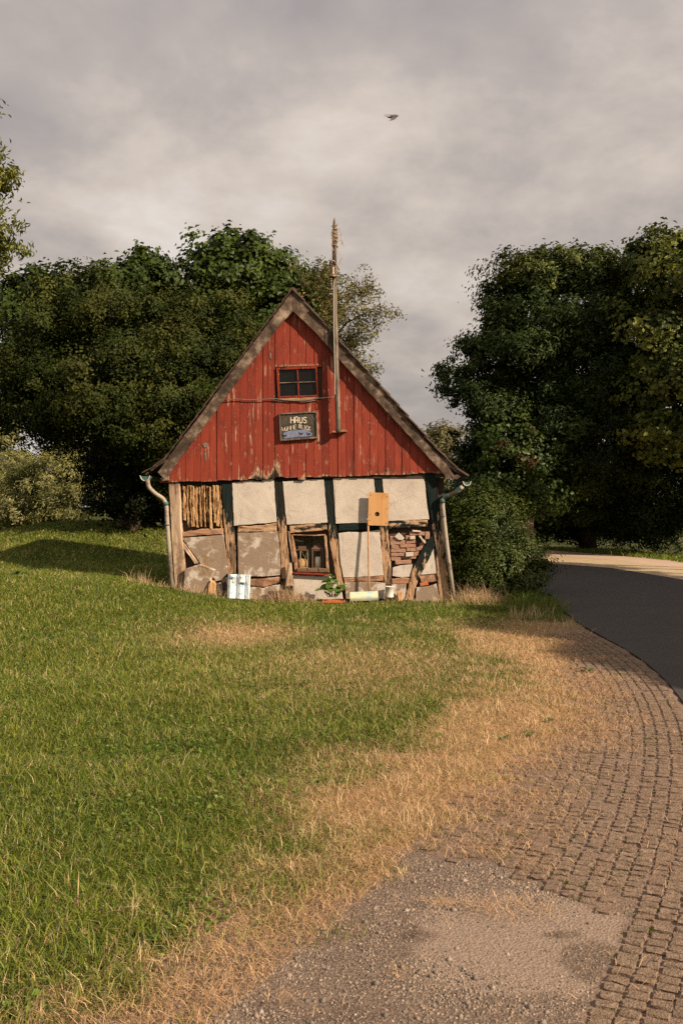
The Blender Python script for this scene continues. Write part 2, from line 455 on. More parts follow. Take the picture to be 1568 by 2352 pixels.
g.data.polygons.foreach_set('use_smooth', [True] * len(g.data.polygons))
tag(g, kind='structure')

# road
def strip(name, A, B, mat, dz, across=10):
    t = np.linspace(0, 1, across + 1)[None, :, None]
    P = A[:, None, :] * (1 - t) + B[:, None, :] * t
    z = gz(P[..., 0], P[..., 1]) + dz
    v = np.concatenate([P, z[..., None]], -1).reshape(-1, 3)
    i = np.arange(len(A) * (across + 1)).reshape(len(A), across + 1)
    q = np.stack([i[:-1, :-1], i[:-1, 1:], i[1:, 1:], i[1:, :-1]], -1).reshape(-1, 4)
    return tag(np_obj(name, v, q, mat, k=4), kind='structure')
def m_asphalt():
    m = MT('asphalt', .9, .25)
    n1 = m.noise(1.2, detail=5); n2 = m.noise(160, detail=2); n3 = m.noise(40, detail=4)
    c = m.mix(n1, (.036, .033, .031), (.058, .053, .050))
    c = m.mix(m.math('MULTIPLY', m.step(n2, .55, .7), .7), c, (.10, .092, .087))
    c = m.mix(m.math('MULTIPLY', m.step(n3, .55, .7), .35), c, (.035, .03, .028))
    m.color(c); m.bump(n2, .5, .006); return m.m
M['asphalt'] = m_asphalt()
strip('road', rl, rr, M['asphalt'], .006)
PA = np.array([(8.6, 20), (8.77, 25.6), (8.14, 30.2), (6.55, 33.6), (3.0, 36.6), (-6, 39)], float)
PB = np.array([(10.2, 20), (10.0, 29.3), (9.04, 33.6), (7.27, 37.3), (3.6, 40), (-6, 42)], float)
PR = np.array([(7.5, 20), (7.45, 21.65), (7.0, 25.9), (5.53, 28.6), (2.2, 31.8), (-4, 34.5)], float)
def m_verge(name, a, b):
    m = MT(name, .95, .1); n = m.noise(9, detail=6, rough=.7); n2 = m.noise(2, detail=4)
    m.color(m.mix(m.step(n2, .4, .65), m.ramp(n, [(.35, a[0]), (.65, a[1])]), m.ramp(n, [(.35, b[0]), (.65, b[1])])))
    m.bump(n, .5, .02); return m.m
M['verge'] = m_verge('verge', ((.40, .30, .195), (.48, .37, .26)), ((.31, .255, .145), (.44, .34, .22)))
M['path'] = m_verge('pink_path', ((.44, .32, .24), (.52, .39, .30)), ((.40, .29, .22), (.50, .37, .29)))
strip('verge', resample(PR, 60), resample(PA, 60), M['verge'], .012, 6)
strip('path', resample(PA, 60), resample(PB, 60), M['path'], .010, 4)

# road paint
mm = MB()
for (u, v, du) in ((1502, 1312, 15), (1527, 1316, 7), (1548, 1320, 8)):
    Yd = 3659 / (v - 1164 - 0.0); p = W(u, v, Yd)
    dv = 4.0
    a0, a1 = W(u - du / 2, v - du * .1, 3659 / (v - du * .1 - 1164)), W(u + du / 2, v + du * .1, 3659 / (v + du * .1 - 1164))
    mm.add([(a0.x, a0.y - .05, .0115), (a1.x, a1.y - .05, .0115), (a1.x, a1.y + .05, .0115), (a0.x, a0.y + .05, .0115)], [(0, 1, 2, 3)])
o = mm.build('road_markings', m_plain('road_paint', (.55, .53, .5), .8, .2)); tag(o, kind='structure')

# grid pavers: crenellated concrete blocks along the lane
def m_paver():
    m = MT('concrete_paver', .95, .12)
    n1 = m.noise(22, detail=6, rough=.7); n2 = m.noise(110, detail=3); r = m.geo_rand()
    c = m.ramp(n1, [(.3, (.165, .115, .082)), (.55, (.25, .182, .135)), (.75, (.33, .25, .19))])
    c = m.mix(m.math('MULTIPLY', r, .4), c, (.18, .12, .085))
    c = m.mix(m.math('MULTIPLY', m.step(n2, .56, .68), .5), c, (.10, .078, .062))
    m.color(c); m.bump(m.math('ADD', n1, m.math('MULTIPLY', n2, .8)), 1.0, .016); return m.m
M['paver'] = m_paver()
pv, pf = [], []
colw, per = .086, .063
cs = np.arange(-2.75, -.28, colw)
base = []
for k in range(-1, 2):
    pass
for ci, c in enumerate(cs):
    y = 2.45 + random.random() * .03
    while y < 12.7:
        dxdy = .68 - .057 * min(y, 11.93)
        ln = math.hypot(1, dxdy)
        x = float(laneX(np.array(y), c * 1.0)) + random.gauss(0, .0025)
        xx, yy = np.array([x]), np.array([y])
        C0, d0, g0, gr0 = fields(xx, yy)
        keep = g0[0] < .75 and gr0[0] < .5
        loss = .05 + smooth(-1.35, -2.3, C0)[0] * .62 * (vnoise(xx * 2.2, yy * 2.2, 12)[0] * 1.5)
        if ci % 2 == 0 and c < -1.15: loss += .06
        if c > -.9 + .62 * smooth(8.2, 4.0, y) - .03: keep = False
        if keep and random.random() > loss:
            px, py = dxdy / ln, 1 / ln                       # along the row
            nxv, nyv = 1 / ln, -dxdy / ln                    # across
            near = 1.0
            wd = (.059 if c < -1.12 else .066) * random.uniform(.94, 1.06); dp = .050 * random.uniform(.88, 1.07)
            h = .0082 * random.uniform(.6, 1.25) * (1 - .55 * smooth(-1.5, -2.4, C0)[0])
            z0 = float(gz(xx, yy)[0])
            o = len(pv); ro = random.gauss(0, .025)
            # three rings: foot, shoulder, top (rounded and uneven)
            for (sc, hz) in ((1.04, -.03), (1.0, h * .55), (.93, h)):
                for kx, ky in ((-1, -1), (0, -1.04), (1, -1), (1.03, 0), (1, 1), (0, 1.04), (-1, 1), (-1.03, 0)):
                    ax = kx * wd / 2 * sc + random.gauss(0, .0018); ay = ky * dp / 2 * sc + random.gauss(0, .0022)
                    ax, ay = ax - ro * ay, ay + ro * ax
                    pv.append((x + nxv * ax + px * ay, y + nyv * ax + py * ay, z0 + hz + (random.gauss(0, .0022) if hz > 0 else 0)))
            for rg in (0, 1):
                for q in range(8):
                    pf.append((o + rg * 8 + q, o + rg * 8 + (q + 1) % 8, o + rg * 8 + 8 + (q + 1) % 8, o + rg * 8 + 8 + q))
            pv.append((x + random.gauss(0, .004), y + random.gauss(0, .004), z0 + h * 1.06)); t = len(pv) - 1
            for q in range(8): pf.append((o + 16 + q, o + 16 + (q + 1) % 8, t))
        y += per * ln ** 0 * (1.0 / ln) * random.uniform(.97, 1.03)
mb = MB(); mb.add(pv, pf); o = mb.build('paving', M['paver'], fix=False); tag(o, kind='structure')

# gravel stones (loose, uncountable)
def pebbles(name, n, region, smin, smax, cols):
    P = []
    while len(P) < n:
        P += region(n)
    P = np.array(P[:n])
    s = smin * (smax / smin) ** (rng.random(n) ** 1.8)
    oct_ = np.array([(1, 0, 0), (-1, 0, 0), (0, 1, 0), (0, -1, 0), (0, 0, 1), (0, 0, -1)], float)
    v = oct_[None] * (s[:, None, None] * (.6 + .7 * rng.random((n, 6, 1))))
    v[:, :, 2] *= .75
    a = rng.random(n) * 2 * PI; ca, sa = np.cos(a)[:, None], np.sin(a)[:, None]
    vx = v[:, :, 0] * ca - v[:, :, 1] * sa + .35 * v[:, :, 2]; vy = v[:, :, 0] * sa + v[:, :, 1] * ca
    v = np.stack([vx + P[:, None, 0], vy + P[:, None, 1], v[:, :, 2] + (gz(P[:, 0], P[:, 1]) - .004 + s * .35)[:, None]], -1)
    T = np.array([(0, 2, 4), (2, 1, 4), (1, 3, 4), (3, 0, 4), (2, 0, 5), (1, 2, 5), (3, 1, 5), (0, 3, 5)])
    f = (np.arange(n)[:, None, None] * 6 + T[None]).reshape(-1, 3)
    cc = np.array(cols)[rng.integers(0, len(cols), n)] * (.7 + .6 * rng.random((n, 1)))
    return np_obj(name, v.reshape(-1, 3), f, M['pebble'], np.repeat(cc, 6, 0))
mp = MT('pebble', .9, .2); mp.color(mp.mix(.35, mp.attr('Col', 'Color'), mp.mix(mp.noise(120), (.1, .08, .06), (.34, .28, .23)))); M['pebble'] = mp.m
def reg_gravel(n):
    x = rng.uniform(-.6, 1.7, n); y = rng.uniform(2.5, 5.4, n)
    C, d, gr, gv = fields(x, y)
    smoothpatch = np.exp(-(((x - .70) / .47) ** 2 + ((y - 3.66) / .42) ** 2) ** 2)
    dens = (gv * (1 - .8 * gr)) * (1 - .97 * smoothpatch) * (.35 + .65 * smooth(.35, .65, vnoise(x * 3, y * 3, 21)))
    k = rng.random(n) < dens
    return list(np.c_[x, y][k])
def reg_paver(n):
    y = rng.uniform(2.5, 12.4, n); x = laneX(y, rng.uniform(-2.6, -.5, n)); y = np.where((laneC(x, y) > -.9) & (y > 5), 3.0, y)
    k = rng.random(n) < .7 * (4 / y) ** .8
    return list(np.c_[x, y][k])
pe = pebbles('gravel', 36000, reg_gravel, .0022, .0080, [(.135, .098, .075), (.20, .143, .108), (.26, .192, .148), (.095, .077, .066), (.32, .25, .195)])
pe3 = pebbles('gravel_stones', 420, reg_gravel, .007, .016, [(.15, .125, .11), (.24, .19, .155), (.32, .265, .22), (.10, .09, .085)])
tag(pe3, 'larger loose stones lying on the gravel', 'gravel', kind='stuff')
tag(pe, 'grey brown loose gravel in front of the pavers', 'gravel', kind='stuff')
pe2 = pebbles('grit', 9000, reg_paver, .002, .006, [(.2, .15, .12), (.28, .22, .18), (.13, .1, .08)])
tag(pe2, 'fine grit scattered in the paver joints', 'grit', kind='stuff')

# ------------------------------------------------------------------ the house
H = empty('half_timbered_house', (HX, HY, 0), -HTH)
tag(H, 'small crooked half timbered house with red board gable and pale plaster panels', 'house')
def poly(zf, pts, d=0.0): return FP(pts, zf, d)

# gable boards
def line_at(p, q, x): return p[1] + (q[1] - p[1]) * (x - p[0]) / (q[0] - p[0])
apx = FP([(714, 60)], z1)[0]; gl = FP([(118, 872)], z1)[0]; gr_ = FP([(1425, 872)], z1)[0]
bl = FP([(150, 897)], z1)[0]; br = FP([(1345, 853)], z1)[0]
wL, wT = FP([(62, 500)], z6)[0]; wR, wB = FP([(850, 1070)], z6)[0]
mb = MB()
def bottom(x):
    return line_at(bl, br, x) - .01
def top(x):
    return (line_at(gl, apx, x) if x < apx[0] else line_at(apx, gr_, x)) - .02
edges = FP([(q, 800) for q in (108, 150, 195, 228, 264, 298, 336, 372, 404, 440, 476, 510, 546, 583, 604, 638, 676, 707, 742, 778, 815, 852, 886, 926, 962, 1000, 1036, 1072, 1108, 1144, 1184, 1220, 1256, 1292, 1328, 1362, 1400)], z1)
ex = [e[0] for e in edges]
rotx = [FP([(q, 800)], z1)[0][0] for q in (560, 640, 770)]
for i in range(len(ex) - 1):
    x0, x1 = ex[i] + .0015, ex[i + 1] - .003
    if i in (16, 18): x1 -= .006
    zb = bottom((x0 + x1) / 2) + random.uniform(-.012, .012)
    if i == 18: zb -= .045
    if i == 15: zb += .03
    if i == 14: zb += .015
    yj = random.uniform(-.004, .004) + (-.006 if i % 2 else 0)
    segs = [(zb, None)]
    if x1 > wL + .01 and x0 < wR - .01:
        segs = [(zb, wB - .055), (wT + .006, None)]
    for (zb_, zt_) in segs:
        t0 = zt_ if zt_ is not None else top(x0); t1 = zt_ if zt_ is not None else top(x1)
        if zt_ is None and (t0 < zb_ + .01 and t1 < zb_ + .01): continue
        t0 = max(t0, zb_ + .004); t1 = max(t1, zb_ + .004)
        nseg = max(2, int(max(t0, t1) / 1 - zb_) * 14 + 6)
        vs, fs, ws = [], [], []
        prev = None
        jx = [random.uniform(-.0018, .0018) for _ in range(nseg + 1)]
        for k in range(nseg + 1):
            f = k / nseg
            za, zc = zb_ + (t0 - zb_) * f, zb_ + (t1 - zb_) * f
            if x0 < apx[0] < x1 and k == nseg: pass
            if k == 0:
                za += random.uniform(-.006, .006); zc += random.uniform(-.006, .006)
            y0, y1 = -.022 + yj, .012
            vs += [(x0 + jx[k], y0, za), (x1 + jx[k], y0, zc), (x1 + jx[k], y1, zc), (x0 + jx[k], y1, za)]
            def wr(x, z):
                w = -.04
                w += .55 * math.exp(-max(0, z - bottom(x)) / .10)
                w += 1.25 * math.exp(-((x - rotx[1]) / .09) ** 2) * math.exp(-max(0, z - bottom(x)) / .40)
                w += .8 * math.exp(-((x - rotx[0]) / .12) ** 2) * math.exp(-max(0, z - bottom(x)) / .45)
                w += .35 * math.exp(-((x - rotx[2]) / .05) ** 2) * math.exp(-max(0, z - bottom(x)) / .12)
                if wL - .03 < x < wR + .05:
                    if z > wT: w += .5 * math.exp(-(z - wT) / .06)
                    if z < wB: w += .42 * math.exp(-(wB - z) / .16)
                return w
            ws += [wr(x0, za), wr(x1, zc), wr(x1, zc), wr(x0, za)]
            if k:
                o = 4 * (k - 1)
                for (a, b) in ((0, 1), (1, 2), (2, 3), (3, 0)):
                    fs.append((o + a, o + b, o + 4 + b, o + 4 + a))
        fs.append((0, 1, 2, 3)); e = 4 * nseg; fs.append((e, e + 3, e + 2, e + 1))
        mb.add(vs, fs, ws)
# peeled chip low on the left
mb.build('gable_cladding', M['red'], H)
mb = MB()
mb.slab(poly(z1, [(303, 722), (318, 716), (327, 726), (320, 740), (309, 738)], -.03), -.036, -.026, .01, .003, .002, 3)
mb.slab(poly(z1, [(314, 750), (320, 752), (322, 795), (315, 805), (312, 770)], -.03), -.033, -.026, .01, .003, .002, 4)
mb.slab(poly(z1, [(610, 305), (619, 303), (620, 330), (613, 332)], -.03), -.031, -.026, .01, .002, .001, 5)
mb.build_each('bare_patch', M['pole'], H)

# bargeboards (overhang in front of the wall)
YB0, YB1 = -.135, -.095
mb = MB()
mb.slab(poly(z1, [(716, 14), (640, 118), (560, 226), (480, 330), (395, 446), (300, 580), (200, 708), (97, 852), (126, 882), (150, 862), (190, 800), (300, 658), (440, 466), (540, 330), (640, 198), (717, 112)], YB0), YB0, YB1, .035, .007, .006, 1)
mb.build('bargeboard', M['barge'], H)
mb = MB()
mb.slab(poly(z1, [(716, 14), (780, 82), (862, 172), (945, 270), (1040, 372), (1150, 492), (1240, 600), (1330, 712), (1390, 776), (1462, 872), (1446, 876), (1426, 884), (1400, 852), (1230, 664), (1080, 500), (1000, 412), (900, 300), (810, 200), (717, 112)], YB0), YB0, YB1, .035, .007, .006, 2)
mb.build('bargeboard', M['barge'], H)

# roof: overlapping tile courses on both slopes, ridge running away from the viewer
YR0, YR1 = -.165, 2.5
mb = MB()
rfl = FP([(715, 8), (560, 215), (395, 436), (200, 695), (120, 800), (38, 850)], z1, YR0)
rfr = FP([(715, 8), (945, 262), (1240, 590), (1385, 752), (1455, 822), (1512, 864)], z1, YR0)
def slope(P, sg):
    P = resample(P, 19)
    nz_y = 14
    for i in range(len(P) - 1):
        a, b = P[i], P[i + 1]
        e = (b - a); L = math.hypot(*e); e = e / L
        n = np.array([-e[1], e[0]]) * (1 if sg > 0 else -1)
        if n[1] < 0: n = -n
        a2 = a + n * .004; b2 = b + e * .05 + n * .024
        th = .016
        yv = np.linspace(YR0 + random.uniform(-.02, .012), YR1, nz_y * 2 + 1)
        vs, fs = [], []
        for k, y in enumerate(yv):
            wob = .010 * math.sin(k * PI) + (.012 if k % 2 else -.004) + random.gauss(0, .003)
            for q, off in ((a2, 0), (b2, 0), (b2, -th), (a2, -th)):
                p = q + n * (off + wob)
                vs.append((p[0], y, p[1]))
            if k:
                o = 4 * (k - 1)
                for (u, v) in ((0, 1), (1, 2), (2, 3), (3, 0)): fs.append((o + u, o + v, o + 4 + v, o + 4 + u))
        fs.append((0, 1, 2, 3)); e0 = 4 * (len(yv) - 1); fs.append((e0, e0 + 3, e0 + 2, e0 + 1))
        mb.add(vs, fs)
slope(rfl, 1); slope(rfr, -1)
# sheathing under the tiles
for P in (rfl, rfr):
    Q = resample(P, 8)
    vs, fs = [], []
    for k, q in enumerate(Q):
        for (dz, y) in ((-.02, YB1 + .004), (-.02, YR1 - .02), (-.06, YR1 - .02), (-.06, YB1 + .004)): vs.append((q[0], y, q[1] + dz))
        if k:
            o = 4 * (k - 1)
            for (u, v) in ((0, 1), (1, 2), (2, 3), (3, 0)): fs.append((o + u, o + v, o + 4 + v, o + 4 + u))
    mb.add(vs, fs)
mb.lathe([(.001, 0)], (0, 0, -5)) if False else None
roof = mb.build('roof', M['roof'], H)
mb = MB()   # ridge caps
ax_, az_ = rfl[0]
for k in range(7):
    y = YR0 + .08 + .01 + k * .35
    pts = [(ax_, y, az_ - .03), (ax_, y + .36, az_ - .042)]
    mb.tube(pts, [.075, .066], 10)
mb.build('ridge_tiles', M['roof'], roof)

# walls: solid body behind the visible frame, with the niche left open
mb = MB()
xl, xr = F(390, 1250).x + .03, F(1024, 1250).x - .03
n0 = F(*z8(255, 215), .12); n1_ = F(*z8(1250, 1200), .12)
zt = bottom(0) + .0
def rect(x0, x1, z0, zt_, y0, y1): mb.box(((x0 + x1) / 2, (y0 + y1) / 2, (z0 + zt_) / 2), (x1 - x0, y1 - y0, zt_ - z0))
rect(xl, n0.x, -.5, zt - .01, .125, .25); rect(n1_.x, xr, -.5, zt - .01, .126, .25)
rect(n0.x, n1_.x, -.5, n1_.z, .127, .25); rect(n0.x, n1_.x, n0.z, zt - .012, .127, .25)
rect(xl, xl + .2, -.5, zt - .02, .25, 2.3); rect(xr - .2, xr, -.5, zt - .02, .25, 2.3); rect(xl + .2, xr - .2, -.5, zt - .03, 2.1, 2.3)
# gable backing, front and rear
for (ya, yb_) in ((.016, .10), (2.16, 2.28)):
    A = [(bl[0] - .02, zt + .01), (br[0] + .02, zt - .02), (gr_[0] - .03, gr_[1] + .0), (apx[0], apx[1] - .02), (gl[0] + .03, gl[1] + .0)]
    n5 = len(A)
    mb.add([(p[0], ya, p[1]) for p in A] + [(p[0], yb_, p[1]) for p in A], [tuple(range(n5)), tuple(range(2 * n5 - 1, n5 - 1, -1))] + [(i, (i + 1) % n5, n5 + (i + 1) % n5, n5 + i) for i in range(n5)])
mb.build('wall', M['dark_wall'], H)

# plaster panels
PY0, PY1 = .028, .124
def panel(name, pts, zf, mat, seed, d=PY0, d1=PY1, jit=.006, rel=.006, parent=None, bev=.005):
    m_ = MB(); m_.slab(poly(zf, pts, d), d, d1, .035, jit, bev, seed, rel=rel)
    return m_.build(name, M[mat], parent or H)
panel('plaster_panel', [(812, 190), (1000, 168), (1110, 180), (1125, 160), (1235, 148), (1268, 596), (1150, 606), (830, 632)], z2, 'plaster_stained' if 0 else 'plaster', 11)
panel('plaster_panel', [(74, 138), (200, 132), (402, 118), (432, 466), (300, 476), (108, 482)], z3, 'plaster', 12)
panel('plaster_panel', [(476, 116), (640, 100), (798, 94), (815, 280), (838, 468), (620, 470), (498, 474)], z3, 'plaster', 13)
panel('plaster_panel', [(868, 102), (1000, 90), (1200, 74), (1215, 200), (1242, 440), (1100, 446), (900, 456)], z3, 'plaster', 14)
panel('plaster_panel', [(296, 756), (500, 744), (722, 724), (745, 900), (770, 1118), (690, 1190), (640, 1200), (590, 1120), (488, 1020)], z2, 'plaster_stained', 15)
panel('plaster_panel', [(868, 708), (1080, 700), (1276, 690), (1300, 900), (1308, 1140), (1100, 1152), (876, 1152), (872, 900)], z2, 'plaster_stained', 16)
panel('plaster_panel', [(520, 552), (600, 540), (700, 545), (845, 524), (862, 700), (878, 888), (700, 900), (558, 906), (530, 740)], z3, 'plaster', 17)
panel('plaster_panel', [(1280, 652), (1290, 760), (1302, 872), (1240, 878), (1176, 882), (1220, 790)], z3, 'plaster', 18)
panel('plaster_panel', [(952, 826), (1010, 808), (1110, 798), (1098, 850), (1086, 898), (1030, 906), (950, 892)], z3, 'plaster', 19, .03)
# plinth patches under the sill beam
panel('plinth_panel', [(160, 884), (452, 894), (480, 930), (540, 990), (555, 1075), (160, 1090)], z3, 'plaster', 21, .012)
panel('plinth_panel', [(570, 944), (760, 936), (892, 948), (888, 1075), (580, 1075)], z3, 'stone', 22, .02)
panel('plinth_panel', [(945, 962), (1062, 950), (1050, 1080), (950, 1080)], z3, 'stone', 23, .03)
panel('plinth_panel', [(1140, 984), (1230, 976), (1300, 950), (1330, 1110), (1260, 1120), (1135, 1105)], z3, 'plaster_stained', 24, .004, jit=.012)
panel('plinth_panel', [(990, 1256), (1120, 1270), (1300, 1230), (1310, 1380), (960, 1380)], z2, 'stone', 25, .008, jit=.012)
panel('plinth_panel', [(640, 1215), (760, 1180), (780, 1370), (640, 1370)], z2, 'dark_wall', 26, .05)

# posts, beams and braces
TY0, TY1 = .042, .13
def timber(name, pts, zf, mat, seed, wear, d=TY0, d1=TY1, jit=.010):
    zz = [p[1] for p in poly(zf, pts, d)]; lo, hi = min(zz), max(zz)
    wf = (lambda x, z: wear[0] + (wear[1] - wear[0]) * (z - lo) / max(1e-6, hi - lo)) if hasattr(wear, '__len__') else (lambda x, z: wear)
    m_ = MB(); m_.slab(poly(zf, pts, d), d, d1, .03, jit, .012, seed, wf, rel=.012)
    return m_.build(name, M[mat], H)
timber('post', [(158, 192), (272, 188), (286, 420), (296, 700), (318, 900), (326, 1080), (300, 1260), (222, 1260), (208, 1050), (186, 650)], z2, 'bare_post', 31, 1.0, .004, .13, .006)
timber('post', [(704, 186), (816, 190), (820, 400), (832, 640), (846, 800), (850, 1120), (775, 1130), (748, 900), (735, 690), (718, 500)], z2, 'post', 32, (1.1, .0))
timber('post', [(1232, 156), (1336, 166), (1352, 500), (1366, 640), (1385, 900), (1420, 1180), (1312, 1180), (1304, 900), (1282, 650), (1262, 480)], z2, 'post', 33, (1.15, .16))
timber('post', [(400, 116), (478, 114), (490, 330), (500, 470), (528, 700), (552, 930), (600, 1010), (520, 1010), (490, 850), (455, 650), (432, 470)], z3, 'post', 34, (1.0, -.1))
timber('post', [(798, 92), (870, 96), (884, 300), (912, 480), (930, 700), (946, 965), (884, 968), (868, 800), (846, 520), (825, 300)], z3, 'post', 35, (1.0, -.1))
timber('post', [(1202, 66), (1300, 60), (1322, 300), (1346, 560), (1380, 850), (1412, 1095), (1326, 1105), (1304, 880), (1276, 560), (1240, 320)], z3, 'post', 36, (.95, -.1), .01, .14)
timber('brace', [(1270, 560), (1284, 660), (1225, 790), (1160, 910), (1128, 1000), (1120, 1090), (1046, 1090), (1080, 960), (1105, 850), (1180, 680)], z3, 'brace', 37, (1.05, -.1), .016, .12)
timber('brace', [(286, 790), (318, 800), (420, 940), (474, 1020), (430, 1030), (360, 930), (300, 850)], z2, 'bare_post', 38, 1.0, .03, .12)
timber('beam', [(298, 698), (500, 664), (720, 660), (724, 722), (500, 730), (296, 748)], z2, 'rotten', 41, 1, .03)
timber('beam', [(868, 642), (1050, 630), (1266, 604), (1270, 690), (1000, 698), (868, 706)], z2, 'beam', 42, .72, .028)
timber('beam', [(128, 492), (300, 476), (424, 470), (428, 525), (280, 540), (132, 548)], z3, 'beam', 43, .66, .028)
timber('beam', [(518, 482), (640, 472), (846, 466), (852, 512), (640, 532), (520, 534)], z3, 'beam', 44, .1, .028)
timber('beam', [(914, 458), (1060, 442), (1232, 444), (1234, 502), (1100, 506), (918, 516)], z3, 'beam', 45, .42, .028)
timber('sill_beam', [(840, 1172), (1000, 1180), (1150, 1172), (1306, 1150), (1300, 1215), (1130, 1262), (980, 1246), (850, 1235)], z2, 'rotten', 46, 1, .03)
timber('sill_beam', [(560, 910), (700, 902), (876, 890), (876, 936), (700, 934), (568, 946)], z3, 'rotten', 47, 1, .03)
timber('sill_beam', [(944, 914), (1030, 906), (1092, 908), (1080, 952), (946, 958)], z3, 'rotten', 48, 1, .035)
timber('sill_beam', [(1160, 892), (1230, 880), (1302, 868), (1304, 936), (1180, 950)], z3, 'rotten', 49, .8, .035)
# eaves beam hidden behind the board ends
timber('beam', [(160, 160), (700, 150), (700, 206), (160, 214)], z2, 'black', 50, 0, .05)

# clay and stick infill, top left bay
mb = MB()
lx = [306, 346, 380, 404, 432, 468, 494, 520, 546, 575, 612, 648, 690, 708]
for i in range(len(lx) - 1):
    a, b = lx[i] + random.uniform(0, 5), lx[i + 1] - random.uniform(2, 14)
    zt_, zb_ = random.uniform(205, 228), random.uniform(630, 668) if random.random() < .75 else random.uniform(560, 610)
    s_ = random.uniform(2, 14)
    mid = (zt_ + zb_) / 2; w1 = random.uniform(-7, 7)
    mb.slab(poly(z2, [(a, zt_), (b, zt_ + 4), (b + w1 + 3, mid), (b + s_, zb_), (a + s_ + random.uniform(0, 8), zb_ - 6), (a + w1, mid)], .05), .02 + random.uniform(0, .05), .13, .012, .013, .006, 60 + i, rel=.018)
mb.build('lath_infill', M['lath'], H)

# brick infill behind the right brace
mb = MB()
bricks = [(930, 578, 1000, 612), (1055, 570, 1130, 605), (1085, 540, 1210, 570), (930, 608, 1050, 645), (1058, 607, 1130, 638), (940, 646, 1000, 678),
          (1010, 640, 1135, 668), (938, 675, 1055, 706), (1062, 668, 1162, 698), (938, 708, 1050, 738), (1120, 700, 1160, 735), (938, 740, 1015, 772),
          (1022, 738, 1140, 757), (972, 766, 1100, 800), (1165, 632, 1205, 668), (1180, 600, 1215, 640), (1212, 540, 1245, 600), (1140, 660, 1190, 690)]
for i, (x0, y0, x1, y1) in enumerate(bricks):
    s_ = random.uniform(-4, 4)
    mb.slab(poly(z3, [(x0, y0 + s_), (x1, y0 - s_ - 2), (x1 + 1, y1 - s_ - 3), (x0, y1 + s_ - 2)], .04), .025 + random.uniform(0, .03), .124, .02, .006, .007, 80 + i, rel=.004)
mb.build('brick_infill', M['brick'], H)
mb = MB()
for i, P in enumerate(([(962, 578), (1000, 545), (1046, 590), (1030, 606), (1000, 604)], [(1108, 524), (1175, 530), (1176, 544), (1110, 538)], [(1158, 574), (1172, 568), (1218, 628), (1204, 634)], [(1056, 704), (1118, 700), (1118, 734), (1056, 738)], [(1090, 575), (1130, 572), (1130, 598), (1090, 600)])):
    mb.slab(poly(z3, P, .012), .008, .05, .02, .004, .005, 110 + i)
mb.build_each('plaster_rubble', M['plaster'], H)
panel('red_brick', [(1168, 950), (1232, 940), (1238, 962), (1172, 974)], z3, 'terracotta', 120, .0, .05, .004)

# gable window
win = MB()
def frame(mb, P, Q, y0, y1, seed=0):      # outer quad P, inner quad Q
    for i in range(4):
        j = (i + 1) % 4
        mb.slab([P[i], P[j], Q[j], Q[i]], y0, y1, .03, .0025, .003, seed + i, lambda x, z: .42)
P = poly(z6, [(62, 504), (838, 478), (862, 1058), (92, 1086)], -.05); Q = poly(z6, [(106, 548), (810, 520), (836, 1026), (126, 1050)], -.05)
frame(win, P, Q, -.055, .01)
wo = win.build('window', M['red_paint'], H)
m_ = MB()
m_.slab(poly(z6, [(452, 536), (474, 535), (498, 1040), (478, 1042)], -.045), -.045, -.006, .03, .002, .003, 1, lambda x, z: .5)
m_.build_each('muntin', M['red_paint'], wo)
m_ = MB()
m_.slab(poly(z6, [(120, 786), (455, 776), (456, 790), (120, 806)], -.043), -.042, -.006, .03, .002, .003, 2, lambda x, z: 1)
m_.slab(poly(z6, [(484, 776), (815, 764), (815, 780), (484, 792)], -.043), -.042, -.006, .03, .002, .003, 2, lambda x, z: 1)
m_.build_each('muntin', M['pole'], wo)
m_ = MB(); m_.slab(poly(z6, [(104, 546), (812, 518), (838, 1028), (124, 1052)], -.01), -.012, -.002, .1, 0, .001, 3); m_.build('pane', M['glass'], wo)
m_ = MB()   # splintered ledge under the window
m_.slab(poly(z6, [(100, 1088), (860, 1058), (872, 1085), (500, 1150), (130, 1130)], -.04), -.045, .0, .012, .008, .004, 6, lambda x, z: .7)
m_.build('window_ledge', M['rotten'], wo)
m_ = MB()
for k in range(26):
    xa = 120 + 29 * k
    m_.slab(poly(z6, [(xa, 488 - k), (xa + 18, 486 - k), (xa + 14, 452 - k + random.uniform(-20, 18)), (xa + 6, 456 - k + random.uniform(-20, 18))], -.03), -.034, -.02, .01, .003, .002, k, lambda x, z: .8)
m_.build('splintered_trim', M['rotten'], wo)

# niche with the lanterns: frame, sides, back, sill
m_ = MB()
fr = lambda pts, y0, y1, seed: m_.slab(poly(z8, pts, y0), y0, y1, .02, .004, .004, seed)
fr([(196, 218), (250, 240), (300, 560), (366, 960), (376, 1270), (308, 1290), (270, 900), (226, 520)], .02, .14, 1)
fr([(248, 212), (870, 226), (1186, 208), (1182, 240), (870, 262), (252, 240)], .03, .14, 2)
fr([(1146, 240), (1186, 232), (1215, 640), (1256, 1212), (1206, 1216), (1180, 640)], .03, .14, 3)
ni = m_.build('niche_window', M['rotten'], H)
m_ = MB(); m_.slab(poly(z8, [(1192, 250), (1216, 250), (1284, 1212), (1260, 1214)], .05), .05, .13, .02, .003, .003, 4, lambda x, z: .3)
m_.slab(poly(z8, [(100, 120), (160, 130), (250, 600), (290, 1000), (240, 1000), (180, 600)], .03), .03, .12, .02, .004, .004, 5, lambda x, z: .3)
m_.build_each('frame_strip', M['bare_post'], ni)
nb0, nb1 = F(*z8(180, 100), .55), F(*z8(1330, 1300), .55)
m_ = MB(); m_.box(((nb0.x + nb1.x) / 2, .60, (nb0.z + nb1.z) / 2), (nb1.x - nb0.x + .1, .04, nb0.z - nb1.z + .3))
